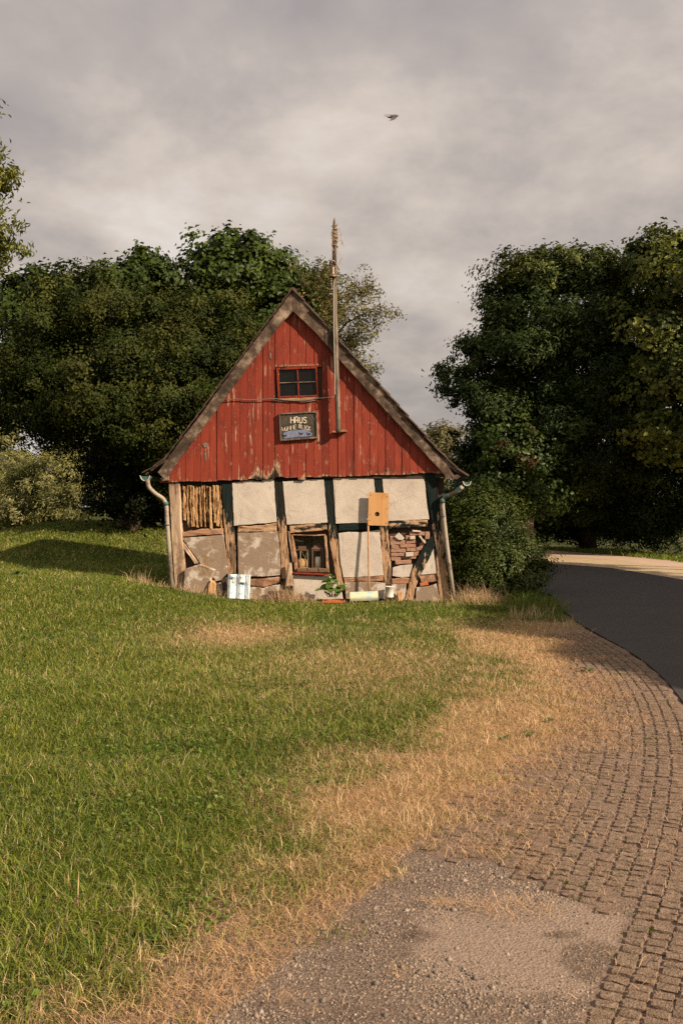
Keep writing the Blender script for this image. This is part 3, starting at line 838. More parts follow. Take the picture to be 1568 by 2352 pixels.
m_.build('back_panel', m_plain('pale_green_panel', (.30, .30, .18), .9, .25, 5, dirt=(.15, .14, .08)), ni)
zs = F(*z8(700, 1200), .12).z
m_ = MB(); m_.box(((n0.x + n1_.x) / 2, .42, zs - .03), (n1_.x - n0.x + .1, .33, .06)); m_.box(((n0.x + n1_.x) / 2, .42, n0.z + .04), (n1_.x - n0.x + .1, .33, .06))
m_.box((n0.x - .03, .42, (zs + n0.z) / 2), (.05, .33, n0.z - zs)); m_.box((n1_.x + .03, .42, (zs + n0.z) / 2), (.05, .33, n0.z - zs))
m_.build('lining', M['dark_wall'], ni)
m_ = MB()
for i, (a, b) in enumerate(((372, 650), (668, 960), (985, 1285))):
    m_.slab(poly(z8, [(a, 1185), (b, 1195 + 4 * i), (b + 4, 1300 + 6 * i), (a, 1296 + 6 * i)], -.03), -.035, .2, .02, .005, .01, 130 + i, rel=.006)
m_.build_each('sill_brick', m_plain('mossy_brick', (.14, .085, .05), .95, .5, 30, dirt=(.10, .09, .03)), ni)
m_ = MB(); m_.slab(poly(z8, [(256, 1300), (800, 1320), (1345, 1352), (1345, 1404), (800, 1372), (262, 1352)], -.06), -.065, .02, .04, .0015, .004, 140)
m_.build('window_sill', M['red_paint'], ni)
m_ = MB()   # cobweb rag in the top corner
for k in range(7):
    a = F(*z8(270 + 10 * k, 330 + 6 * k), .10); b = F(*z8(430 + 20 * k, 400 + random.uniform(-20, 25)), .12); c = (a + b) / 2 - Vector((0, 0, .01))
    m_.tube([a, c, b], .0018, 4)
m_.build_each('cobweb', M['pole'], ni)

# gutters and downpipes
def gutter(u, v, r, zx):
    c = F(u, v, -.22); vs, fs = [], []
    n = 12
    for y in (-.22, 2.45):
        for rr_ in (r, r - .008):
            for k in range(n + 1):
                a = PI + PI * k / n
                vs.append((c.x + rr_ * math.cos(a), y, c.z + rr_ * math.sin(a) + (0 if y < 0 else .03)))
    m1 = n + 1
    for k in range(n):
        for o in (0, m1): fs.append((o + k, o + k + 1, 2 * m1 + o + k + 1, 2 * m1 + o + k))
        fs.append((k, k + 1, m1 + k + 1, m1 + k))
    fs.append((0, m1, 3 * m1, 2 * m1)); fs.append((n, m1 + n, 3 * m1 + n, 2 * m1 + n))
    mb = MB(); mb.add(vs, fs); g = mb.build('gutter', M['gutter'], H)
    cap = MB()
    cap.add([(c.x, -.212, c.z)] + [(c.x + (r - .004) * math.cos(PI + PI * k / n), -.212, c.z + (r - .004) * math.sin(PI + PI * k / n)) for k in range(n + 1)], [(0, k + 1, k + 2) for k in range(n)])
    cap.build('end_cap', M['gutter'], g)
    rim = MB(); rim.tube([(c.x + r * math.cos(PI + PI * k / n), -.225, c.z + r * math.sin(PI + PI * k / n)) for k in range(n + 1)], .008, 6)
    rim.tube([(c.x - r, -.225, c.z), (c.x - r - .012, -.225, c.z + .008)], .008, 6); rim.tube([(c.x + r, -.225, c.z), (c.x + r + .012, -.225, c.z + .008)], .008, 6)
    rim.build('rim', M['gutter_rim'], g)
gutter(333.5, 1094, .077, 0); gutter(1071.5, 1107, .062, 0)
def pipe(pts, r, mat, bands=()):
    P3 = [F(u, v, d) for (u, v, d) in pts]
    # round the bends
    Q = [P3[0]]
    for i in range(1, len(P3) - 1):
        a, b, c = P3[i - 1], P3[i], P3[i + 1]
        l = min((b - a).length, (c - b).length) * .4
        p0 = b + (a - b).normalized() * l; p1 = b + (c - b).normalized() * l
        for t in (0, .25, .5, .75, 1): Q.append(p0 * (1 - t) ** 2 + b * 2 * t * (1 - t) + p1 * t * t)
    Q.append(P3[-1])
    mb = MB(); mb.tube(Q, r, 14)
    o = mb.build('downpipe', M[mat], H, smooth=True)
    if bands:
        mm = MB()
        for (u, v, d, l) in bands:
            p = F(u, v, d); q = F(u, v + l, d); mm.tube([p, q], r + .007, 14)
        mm.build_each('pipe_collar', M['gutter'], o, smooth=True)
    return o
pipe([(339, 1101, -.22), (341, 1118, -.20), (356, 1133, -.14), (376, 1146, -.05), (382.5, 1160, -.04), (384.5, 1205, -.04), (396, 1358, -.04)], .037, 'pipe', [(385, 1204, -.04, 3), (381.5, 1153, -.04, 8)])
pipe([(1062, 1117, -.2), (1052, 1127, -.18), (1036, 1136, -.12), (1017, 1144, -.06), (1015.5, 1158, -.05), (1024, 1240, -.05), (1042, 1380, -.05)], .036, 'pipe', [(1017, 1183, -.05, 4), (1015.5, 1146, -.055, 9)])
mb = MB()
mb.tube([F(1058, 1120, -.195), F(1048, 1128, -.17)], .043, 12); mb.tube([F(1031, 1138, -.105), F(1019, 1142, -.065)], .042, 12)
mb.build_each('pipe_collar', M['gutter'], H)
# rafter ends under the right eave
mb = MB()
mb.slab(poly(z1, [(1385, 770), (1450, 815), (1500, 850), (1508, 862), (1480, 862), (1420, 820)], -.1), -.12, -.05, .03, .004, .004, 1)
mb.slab(poly(z1, [(1445, 868), (1470, 862), (1488, 872), (1470, 886), (1450, 884)], -.1), -.14, -.05, .03, .004, .004, 2)
mb.slab(poly(z1, [(60, 836), (130, 790), (140, 800), (70, 846)], -.1), -.12, -.05, .03, .004, .004, 3)
mb.slab(poly(z1, [(112, 880), (150, 868), (152, 890), (120, 892)], -.06), -.10, .02, .03, .004, .004, 4)
mb.build_each('rafter_end', M['barge'], H)

def place(o):
    """stand a loose thing (built in facade coordinates) in the world without making it part of the house"""
    o.location = (HX, HY, 0); o.rotation_euler = (0, 0, -HTH); return o
def thing(name, label, cat, group=None):
    return place(tag(empty(name), label, cat, group))

# ------------------------------------------------------------------ sign on the gable
sg = thing('house_sign', 'dark painted board lettered HAUS WUMME BLICK hanging under the gable window', 'sign')
sg['label'] = 'dark painted name board with white letters and three ducks under the gable window'
DS = -.066
m_ = MB(); m_.slab(poly(z6, [(130, 1390), (825, 1352), (838, 1845), (152, 1898)], DS), DS, DS + .03, .1, 0, .001, 1); 
m_.build('panel', m_plain('sign_board', (.055, .045, .035), .7, .35, 18), sg)
m_ = MB(); frame(m_, poly(z6, [(112, 1384), (834, 1342), (852, 1858), (138, 1912)], DS), poly(z6, [(134, 1402), (812, 1366), (830, 1828), (158, 1876)], DS), DS - .022, DS + .04, 5)
m_.build('frame', M['pole'], sg)
m_ = MB(); m_.slab(poly(z6, [(182, 1790), (215, 1745), (330, 1715), (480, 1700), (600, 1690), (690, 1720), (745, 1760), (735, 1810), (640, 1822), (480, 1830), (300, 1850), (225, 1862)], DS), DS - .003, DS + .01, .02, .004, .001, 2)
m_.build('painted_water', m_plain('sign_blue', (.15, .18, .30), .7, .35, 30, dirt=(.25, .25, .3)), sg)
m_ = MB()
for (x, y) in ((222, 1806), (535, 1772), (680, 1776)):
    m_.slab(poly(z6, [(x - 36, y - 18), (x - 18, y - 12), (x + 10, y - 14), (x + 30, y - 24), (x + 38, y - 10), (x + 24, y + 14), (x - 10, y + 20), (x - 32, y + 8)], DS), DS - .006, DS, .01, .001, .001, x)
    m_.slab(poly(z6, [(x - 40, y - 34), (x - 24, y - 32), (x - 20, y - 8), (x - 36, y - 8)], DS), DS - .0062, DS, .01, .001, .001, x + 1)
m_.build_each('painted_duck', M['black'], sg)
m_ = MB()   # reed strokes
for P in ([(600, 1400), (680, 1440), (730, 1530), (750, 1600)], [(700, 1400), (760, 1460), (800, 1560)], [(640, 1390), (720, 1420), (790, 1500)], [(180, 1600), (215, 1520), (260, 1450)], [(230, 1600), (245, 1520), (235, 1460)]):
    m_.tube([F(*z6(*q), DS - .003) for q in P], .0022, 5, flat=.4)
m_.build_each('painted_reeds', m_plain('reed_paint', (.20, .18, .10), .8, .3), sg)
m_ = MB(); m_.tube([F(*z6(478, 1380), DS - .002), F(*z6(492, 1860), DS - .002)], .002, 4); m_.tube([F(*z6(140, 1632), DS - .002), F(*z6(480, 1570), DS - .002), F(*z6(815, 1630), DS - .002)], .0016, 4)
m_.build_each('board_joint', M['black'], sg)
GL = {'H': [[(0, 0), (0, 1)], [(1, 0), (1, 1)], [(0, .5), (1, .5)]],
      'A': [[(0, 0), (.06, .85), (.3, 1), (.7, 1), (.94, .85), (1, 0)], [(.05, .42), (.95, .42)]],
      'U': [[(0, 1), (.03, .25), (.25, 0), (.75, 0), (.97, .25), (1, 1)]],
      'S': [[(1, .85), (.7, 1), (.25, 1), (0, .78), (.2, .58), (.8, .42), (1, .22), (.75, 0), (.25, 0), (0, .15)]],
      'W': [[(0, 1), (.15, .05), (.5, .6), (.85, .05), (1, 1)]],
      'Ü': [[(0, .8), (.03, .2), (.25, 0), (.75, 0), (.97, .2), (1, .8)], [(.22, 1.0), (.26, 1.04)], [(.74, 1.0), (.78, 1.04)]],
      'M': [[(0, 0), (.12, 1), (.5, .4), (.88, 1), (1, 0)]],
      'E': [[(1, 1), (0, 1), (0, 0), (1, 0)], [(0, .5), (.8, .5)]],
      'B': [[(0, 0), (0, 1), (.7, 1), (.92, .78), (.7, .55), (0, .53)], [(.7, .55), (1, .28), (.7, 0), (0, 0)]],
      'L': [[(0, 1), (0, 0), (.9, 0)]], 'I': [[(.5, 0), (.5, 1)]],
      'C': [[(1, .88), (.7, 1), (.3, 1), (0, .7), (0, .3), (.3, 0), (.7, 0), (1, .14)]],
      'K': [[(0, 0), (0, 1)], [(1, 1), (0, .45), (1, 0)]],
      'e': [[(0, .3), (.9, .3), (.8, .55), (.45, .6), (.1, .45), (.1, .12), (.4, 0), (.9, .08)]], 'r': [[(.1, 0), (.1, .6)], [(.1, .4), (.5, .6), (.9, .55)]],
      'z': [[(0, .6), (.9, .6), (0, 0), (.9, 0)]], 'l': [[(.4, 1), (.4, .1), (.7, 0)]], 'i': [[(.4, .6), (.4, 0)], [(.4, .8), (.42, .84)]],
      'c': [[(.9, .52), (.5, .6), (.1, .35), (.4, 0), (.9, .08)]], 'h': [[(.1, 0), (.1, 1)], [(.1, .4), (.5, .6), (.85, .45), (.85, 0)]],
      'k': [[(.1, 0), (.1, 1)], [(.8, .6), (.1, .3), (.8, 0)]], 'o': [[(.5, .6), (.1, .3), (.5, 0), (.9, .3), (.5, .6)]],
      'm': [[(0, 0), (0, .6)], [(0, .45), (.25, .6), (.48, .45), (.48, 0)], [(.48, .45), (.75, .6), (1, .45), (1, 0)]], 'n': [[(.1, 0), (.1, .6)], [(.1, .4), (.5, .6), (.85, .45), (.85, 0)]]}
def write(mb, word, boxes, zf, d, r):
    """boxes: per letter (x0,x1,y_base,y_top) in the traced frame"""
    for ch, (x0, x1, yb_, yt) in zip(word, boxes):
        for st in GL[ch]:
            pts = [F(*zf(x0 + (x1 - x0) * p[0], yb_ + (yt - yb_) * p[1]), d) for p in st]
            mb.tube(pts, r, 7, flat=.35)
def run(n, a, b, gap=.22, wide=()):
    (x0, b0, t0), (x1, b1, t1) = a, b
    ws = [1.35 if i in wide else 1.0 for i in range(n)]; tot = sum(ws) + gap * (n - 1); out = []; acc = 0
    for w in ws:
        f0 = acc / tot; f1 = (acc + w) / tot; fm = (f0 + f1) / 2
        out.append((x0 + (x1 - x0) * f0, x0 + (x1 - x0) * f1, b0 + (b1 - b0) * fm, t0 + (t1 - t0) * fm)); acc += w + gap
    return out
m_ = MB()
write(m_, 'HAUS', [(336, 400, 1568, 1448), (418, 474, 1562, 1446), (502, 556, 1564, 1452), (580, 636, 1562, 1456)], z6, DS - .006, .0085)
write(m_, 'WÜMME', run(5, (166, 1728, 1652), (440, 1676, 1596), wide=(0, 2, 3)), z6, DS - .006, .0052)
write(m_, 'BLICK', run(5, (494, 1652, 1582), (712, 1712, 1634), gap=.35), z6, DS - .006, .0052)
m_.build('lettering', m_plain('sign_white', (.62, .55, .45), .7, .12), sg)

# ------------------------------------------------------------------ bell pole, bell, cable
po = thing('wooden_pole', 'tall weathered grey wooden pole bracketed to the red gable', 'pole')
DP = -.172
m_ = MB()
prof = [(779, 993, 11.5), (777.5, 940, 11.5), (776, 900, 11.5), (774.5, 840, 11), (773, 780, 10.5), (771.5, 720, 10), (770.3, 660, 9.5), (770, 600, 10), (770.5, 560, 9.5), (770, 520, 8), (770, 508, 6), (770.4, 500, 2)]
pts, rad = [], []
for (u, v, w) in prof:
    p = F(u - 2, v, DP); pts.append(p); rad.append(w / 133 / 2 * 1.0)
big = [pts[0]]; br_ = [rad[0]]
for i in range(len(pts) - 1):
    for k in range(1, 7):
        t = k / 6; q = pts[i].lerp(pts[i + 1], t); r_ = rad[i] * (1 - t) + rad[i + 1] * t
        q += Vector((mnoise.noise(Vector((0, 1, q.z * 4))) * .004, 0, 0)); big.append(q); br_.append(r_ * (1 + .10 * mnoise.noise(Vector((7, 2, q.z * 9)))))
m_.tube(big, br_, 12)
m_.build('shaft', M['pole'], po, smooth=True)
m_ = MB()   # bracket to the wall
m_.box(F(772, 992, -.11), (.11, .17, .03)); m_.box(F(790, 990, -.06), (.10, .12, .03))
m_.tube([F(765, 912, -.2), F(758, 914, -.12), F(757, 922, -.03)], .010, 8)
m_.build_each('bracket', M['rotten'], po)
m_ = MB()   # rope windings at the head
P = []
c0 = F(768.5, 513, DP)
for k in range(150):
    a = k * .62; z = c0.z - .0029 * (k + 8 * math.sin(k * .35)) * 1.0
    r_ = .048 + .008 * math.sin(k * 1.7) + random.uniform(-.004, .006)
    P.append((c0.x + r_ * math.cos(a), c0.y + r_ * math.sin(a), z - .12 * math.sin(k * .045) * .3))
m_.tube(P, .0065, 5)
def zig(pts, r=.005):
    m_.tube([F(u, v, DP - .06) for (u, v) in pts], r, 5)
zig([(779, 522), (781, 532), (784, 538), (783, 548), (785, 556), (787, 562)], .005); zig([(784, 538), (779, 541)], .004); zig([(785, 552), (783, 562)], .004); zig([(785, 552), (790, 566)], .004)
zig([(764, 528), (762, 540), (763, 552), (761, 562), (764, 572), (762, 582), (760, 596)], .005)
zig([(763, 548), (782, 552)], .005); zig([(765, 548), (776, 585), (781, 600)], .003); zig([(772, 560), (783, 590)], .003); zig([(772, 620), (782, 598), (786, 592)], .007); zig([(781, 598), (786, 610)], .004)
zig([(764, 600), (770, 612), (776, 622), (770, 632), (768, 645)], .006)
m_.build('rope', M['rope'], po)
m_ = MB(); m_.tube([F(768, 634, DP - .055), F(766, 660, DP - .06), F(766.5, 760, DP - .062), F(769, 860, DP - .07), F(769, 905, DP - .06), F(765, 913, DP - .02)], .0055, 6)
m_.build('wire', M['gutter_rim'], po)
be = thing('bell', 'small brown bronze bell roped to the upper half of the wooden pole', 'bell')
c = F(763.5, 636, DP - .085)
k_ = 1 / 133
m_ = MB()
m_.lathe([(.001, 24 * k_), (4.5 * k_, 23 * k_), (5.3 * k_, 20 * k_), (5.4 * k_, 10 * k_), (5.8 * k_, 6 * k_), (7.5 * k_, 3.5 * k_), (9.2 * k_, 1 * k_), (9.4 * k_, -.6 * k_), (8.6 * k_, -1.2 * k_), (6 * k_, 2 * k_), (.001, 3 * k_)], c, 22)
m_.build('body', M['bell'], be, smooth=True)
m_ = MB(); top_ = c + Vector((0.005, 0, 33 * k_))
for (rr2, ph) in ((.05, 0), (.047, .5)):
    m_.tube([(top_.x + rr2 * math.cos(a), top_.y + .02 * math.sin(a * 2 + ph), top_.z + rr2 * .9 * math.sin(a) - .02) for a in np.linspace(-.6, 2 * PI - 1.3, 18)], .016, 8)
m_.tube([c + Vector((0, 0, 22 * k_)), top_ - Vector((0, 0, .05))], .022, 8)
m_.build('hanger', M['bell'], be, smooth=True)
m_ = MB(); m_.lathe([(.001, .02), (.016, .012), (.018, 0), (.012, -.014), (.001, -.018)], c + Vector((0, 0, -.012)), 12); m_.build('clapper', M['bell'], be, smooth=True)

m_ = MB()
cp = [(516, 921), (524, 918), (538, 916.6), (556, 917.6), (574, 918.6), (604, 917.5), (634, 916), (650, 918.5), (664, 919.8), (685, 920.4), (704, 919.6), (734, 915), (752, 913.2), (764, 912.6)]
m_.tube([F(u, v, -.06 if u < 740 else -.06 - (u - 740) * .005) for (u, v) in cp], .0085, 7)
m_.tube([F(u, v + 1.6 + math.sin(u * .1), -.052) for (u, v) in [(620, 917), (640, 919), (670, 921), (700, 921), (725, 918)]], .005, 6)
o = m_.build('cable', M['cable'], None, smooth=True); place(tag(o, 'thin sagging cable strung along the red gable to the pole', 'cable'))

# ------------------------------------------------------------------ things standing at the foot of the wall
# board on a stick
bo = thing('nest_board', 'new orange plywood board with one round hole propped up on a thin stick', 'board')
A = [F(*z3(*q), -.07) for q in ((762, 224), (922, 230), (916, 491), (755, 487))]
hc = F(*z3(828, 398), -.07); N = 48
def edge_pt(t):
    t = (t % 1) * 4; i = int(t) % 4; f = t - int(t); return A[i].lerp(A[(i + 1) % 4], f)
outer = [edge_pt(k / N) for k in range(N)]
outer.sort(key=lambda p: math.atan2(p.z - hc.z, p.x - hc.x))
vs, fs = [], []
for y in (-.075, -.055):
    vs += [(p.x, y, p.z) for p in outer]
    vs += [(hc.x + .040 * math.cos(math.atan2(p.z - hc.z, p.x - hc.x)), y, hc.z + .040 * math.sin(math.atan2(p.z - hc.z, p.x - hc.x))) for p in outer]
for k in range(N):
    j = (k + 1) % N
    fs += [(k, j, N + j, N + k), (2 * N + j, 2 * N + k, 3 * N + k, 3 * N + j), (k, 2 * N + k, 2 * N + j, j), (N + j, 3 * N + j, 3 * N + k, N + k)]
m_ = MB(); m_.add(vs, fs); m_.build('board', M['board'], bo)
m_ = MB()
for (x, y) in ((780, 246), (908, 258), (905, 356), (772, 446), (772, 402), (900, 470)):
    p = F(*z3(x, y), -.077); m_.lathe([(.001, .0), (.007, .0)], (0, 0, 0), 4) if False else m_.tube([p, p - Vector((0, .004, 0))], .006, 8)
m_.build_each('screw', M['rust'], bo)
m_ = MB(); m_.tube([F(*z3(765, 1060), -.12), F(*z3(762, 800), -.10), F(*z3(756, 440), -.045)], .0155, 10); m_.build('stick', M['stick'], bo, smooth=True)

# lanterns in the niche
la = thing('lantern', 'rusty brown lantern with pointed roof and white candle in the low window', 'lantern', 'lanterns in the wall niche')
def bar(mb, p, q, r): mb.tube([p, q], r, 4)
def quadbar(mb, a, b, w, d): 
    c = (a + b) / 2; mb.box(c, (w, d, abs(b.z - a.z) + .0))
m_ = MB()
L0, L1 = F(*z8(826, 1190), .16), F(*z8(1126, 640), .16)
wl = L1.x - L0.x; hl = L1.z - L0.z; dl = wl * .95
x0, x1, y0, y1, zb_, zt_ = L0.x, L1.x + .0, .10, .10 + dl, L0.z, L1.z
for (x, y) in ((x0, y0), (x1, y0), (x0, y1), (x1, y1)): m_.box((x, y, (zb_ + zt_) / 2), (.022, .022, hl))
for z in (zb_ + .012, zt_ - .01):
    for y in (y0, y1): m_.box(((x0 + x1) / 2, y, z), (wl - .022, .02, .022))
    for x in (x0, x1): m_.box((x, (y0 + y1) / 2, z), (.02, dl - .022, .022))
m_.box(((x0 + x1) / 2, (y0 + y1) / 2, zb_ + .003), (wl, dl, .006)); m_.box((x1 - .035, y0 + .002, (zb_ + zt_) / 2), (.012, .016, hl - .05))
m_.build('frame', M['rust'], la)
m_ = MB(); ov = .018; cx, cy = (x0 + x1) / 2, (y0 + y1) / 2; ht = F(*z8(970, 455), .16).z - zt_
b4 = [(x0 - ov, y0 - ov, zt_), (x1 + ov, y0 - ov, zt_), (x1 + ov, y1 + ov, zt_), (x0 - ov, y1 + ov, zt_)]
b5 = [(a, b, c + .012) for (a, b, c) in b4]; tp = [(cx - .015, cy - .015, zt_ + ht), (cx + .015, cy - .015, zt_ + ht), (cx + .015, cy + .015, zt_ + ht), (cx - .015, cy + .015, zt_ + ht)]
m_.add(b4 + b5 + tp, [(3, 2, 1, 0)] + [(i, (i + 1) % 4, 4 + (i + 1) % 4, 4 + i) for i in range(4)] + [(4 + i, 4 + (i + 1) % 4, 8 + (i + 1) % 4, 8 + i) for i in range(4)] + [(8, 9, 10, 11)])
m_.tube([(cx + .02 * math.cos(a), cy, zt_ + ht + .02 + .02 * math.sin(a)) for a in np.linspace(0, 2 * PI, 13)], .004, 5)
m_.build('lantern_roof', M['rust'], la)
m_ = MB(); m_.lathe([(.001, 0), (.058, 0), (.056, .19), (.05, .197), (.02, .19), (.001, .188)], (cx, cy, zb_ + .008), 20); m_.tube([(cx, cy, zb_ + .19), (cx + .002, cy, zb_ + .215)], .002, 5)
m_.build('candle', m_plain('candle_wax', (.72, .66, .56), .6, .05), la, smooth=True)
lb = thing('lantern', 'flat topped metal lantern with crossed wires and a brown candle in the low window', 'lantern', 'lanterns in the wall niche')
m_ = MB()
a0, a1 = F(*z8(300, 1165), .2), F(*z8(690, 665), .2)
x0, x1, y0, y1, zb_, zt_ = a0.x + .01, a1.x, .12, .12 + .24, a0.z, a1.z
xm = F(*z8(485, 900), .2).x
for (x, y) in ((xm, y0), (x1, y0 + .02), (x0, y0 + .1), (x1, y1), (x0, y1)): m_.box((x, y, (zb_ + zt_) / 2), (.014, .014, zt_ - zb_))
for z in (zb_ + .006, zt_ - .006): m_.box(((xm + x1) / 2, y0 + .006, z), (x1 - xm - .014, .012, .012))
m_.tube([F(*z8(505, 690), .12), F(*z8(610, 900), .118), F(*z8(680, 1050), .12)], .0022, 5); m_.tube([F(*z8(672, 690), .116), F(*z8(600, 900), .114), F(*z8(505, 1060), .116)], .0022, 5)
m_.build('frame', m_plain('pale_metal', (.38, .33, .22), .5, .3, 20, metal=.4), lb)
m_ = MB(); m_.box(((x0 + x1) / 2, (y0 + y1) / 2, zt_ + .006), (x1 - x0 + .03, y1 - y0 + .03, .012)); m_.box(((x0 + x1) / 2 + .01, (y0 + y1) / 2, zt_ + .042), (.14, .1, .06))
m_.build('lantern_roof', M['rust'], lb)
m_ = MB(); m_.lathe([(.001, 0), (.078, 0), (.092, .03), (.095, .08), (.08, .13), (.04, .155), (.001, .16)], (x1 - .11, y0 + .11, zb_ + .004), 20)
m_.build('candle', m_plain('brown_wax', (.40, .24, .11), .7, .3, 30), lb, smooth=True)

# painted welcome tile
wt = thing('welcome_tile', 'upright pale blue painted roof tile with Herzlich Willkommen written on it', 'painted tile')
def m_paint(name, a, b, c):
    m = MT(name, .5, .3); n = m.noise(5, (1, 1, 2.2), detail=6, dist=.6); n2 = m.noise(17, (.5, 1, 1.5), detail=4)
    col = m.ramp(n, [(.36, a), (.5, b), (.64, c)]); m.color(m.mix(m.math('MULTIPLY', m.step(n2, .58, .66), .5), col, a)); return m.m
M['welcome'] = m_paint('welcome_paint', (.36, .50, .62), (.60, .67, .71), (.68, .69, .68))
M['lake'] = m_paint('lake_paint', (.30, .46, .52), (.55, .56, .40), (.62, .55, .30))
prof = [(768, .02), (775, -.01), (800, -.035), (830, -.03), (850, .0), (862, .006), (875, -.012), (905, -.03), (935, -.02), (955, .0), (962, -.018), (968, .002), (976, -.02), (982, .0), (990, -.02), (997, -.012), (1000, .01)]
m_ = MB(); vs, fs = [], []
nr = 10
for r_ in range(nr):
    f = r_ / (nr - 1)
    for back in (0, 1):
        for (x, y) in prof:
            q = F(*z2(x - f * 6 * (1 if x > 800 else .5), 1122 + (x - 768) * .06 + f * 245), -.20)
            vs.append((q.x, -.20 + y - .08 * f + back * .014, q.z))
np_ = len(prof)
for r_ in range(nr - 1):
    for k in range(np_ - 1):
        a = r_ * 2 * np_ + k; b = a + 2 * np_
        fs += [(a, a + 1, b + 1, b), (a + np_, b + np_, b + np_ + 1, a + np_ + 1)]
    a = r_ * 2 * np_; b = a + 2 * np_
    fs += [(a, b, b + np_, a + np_), (a + np_ - 1, a + 2 * np_ - 1, b + 2 * np_ - 1, b + np_ - 1)]
fs += [(k, k + np_, k + np_ + 1, k + 1) for k in range(np_ - 1)]
m_.add(vs, fs); m_.build('tile', M['welcome'], wt)
m_ = MB()
DT = -.262
write(m_, 'Herzlich', run(8, (795, 1180, 1142), (905, 1182, 1148), gap=.25), z2, DT, .0034)
write(m_, 'Willkommen', run(10, (820, 1222, 1186), (962, 1236, 1200), gap=.25, wide=(0,)), z2, DT - .006, .0034)
m_.build('lettering', M['black'], wt)
m_ = MB(); 
for (x, y, s_) in ((930, 1140, 1), (952, 1146, .7)):
    m_.tube([F(*z2(x - 14 * s_, y - 2), DT), F(*z2(x - 5, y + 5), DT), F(*z2(x + 2, y), DT), F(*z2(x + 14 * s_, y + 6), DT)], .003, 5)
m_.build_each('painted_gull', M['black'], wt)
# second painted tile lying down
pt = MB(); vs, fs = [], []
for i in range(9):
    for k in range(13):
        q = F(*z3(612 + (835 - 612) * k / 12 + i * .6, 1020 - 8 * k / 12 + 70 * i / 8), -.17)
        vs.append((q.x, -.17 - .05 * math.sin(PI * i / 8) - .01 * i, q.z))
for i in range(8):
    for k in range(12): fs.append((i * 13 + k, i * 13 + k + 1, (i + 1) * 13 + k + 1, (i + 1) * 13 + k))
n_ = len(vs); vs += [(x, y + .014, z) for (x, y, z) in vs]; fs += [tuple(n_ + q for q in reversed(f)) for f in fs]
rim_ = list(range(13)) + [i * 13 + 12 for i in range(1, 9)] + [8 * 13 + k for k in range(11, -1, -1)] + [i * 13 for i in range(7, 0, -1)]
fs += [(rim_[i], rim_[(i + 1) % len(rim_)], n_ + rim_[(i + 1) % len(rim_)], n_ + rim_[i]) for i in range(len(rim_))]
pt.add(vs, fs); o = pt.build('lake_tile', M['lake'], None); place(tag(o, 'yellow and blue painted tile lying lengthwise in the grass by the wall', 'painted tile'))

# white pail
m_ = MB(); p0, p1 = F(*z3(890, 1066), -.2), F(*z3(962, 976), -.2)
rx = (p1.x - p0.x) / 2; hz = p1.z - p0.z
m_.lathe([(.001, 0), (rx * .88, 0), (rx * .92, hz * .1), (rx * .9, hz * .14), (rx * .97, hz * .92), (rx * 1.05, hz * .93), (rx * 1.05, hz), (rx * .95, hz), (rx * .88, hz * .2), (.001, hz * .15)], ((p0.x + p1.x) / 2, -.2 + rx, p0.z), 24)
o = m_.build('pail', M['white'], None, smooth=True); place(tag(o, 'small white plastic pail standing at the foot of the wall', 'pail'))
# loose slabs and stones
def stone(name, pts, zf, mat, d, d1, seed, label, cat, jit=.012, group=None):
    m_ = MB(); m_.slab(poly(zf, pts, d), d, d1, .03, jit, .02, seed, rel=.02); o = m_.build(name, M[mat], None)
    place(tag(o, label, cat, group)); return o
stone('plaster_slab', [(318, 1090), (345, 1066), (480, 1024), (640, 1078), (600, 1180), (560, 1290), (480, 1330), (300, 1330), (312, 1200)], z2, 'plaster_stained', -.10, .0, 201, 'broken grey plaster slab leaning on the corner post', 'slab', .010)
stone('rubble_stone', [(590, 1190), (620, 1200), (645, 1240), (640, 1340), (560, 1340), (560, 1260)], z2, 'lath', -.14, -.02, 202, 'tan rubble stone leaning beside the broken plaster slab', 'stone')
stone('rubble_stone', [(655, 1230), (690, 1215), (710, 1240), (715, 1340), (650, 1340)], z2, 'stone', -.08, .0, 203, 'small grey rubble stone tucked near the pale blue tile', 'stone')
stone('plaster_shard', [(700, 1195), (740, 1160), (768, 1160), (775, 1260), (740, 1300), (700, 1290)], z2, 'dark_wall', -.06, .02, 204, 'dark broken shard behind the pale blue tile', 'shard')
stone('stone_block', [(1175, 1310), (1260, 1306), (1425, 1308), (1430, 1380), (1168, 1380)], z2, 'roof', -.22, -.06, 205, 'long mossy stone block half buried in dry grass', 'block', .006)
stone('plank', [(120, 790), (145, 786), (155, 880), (160, 975), (95, 980), (100, 900)], z3, 'bare_post', -.06, -.025, 206, 'short grey plank leaning at the wall beside the low window', 'plank', .006)
stone('rubble_stone', [(985, 1020), (1005, 1010), (1030, 1030), (1030, 1100), (990, 1105)], z3, 'lath', -.12, -.02, 207, 'yellowish rubble stone at the foot of the diagonal brace', 'stone')

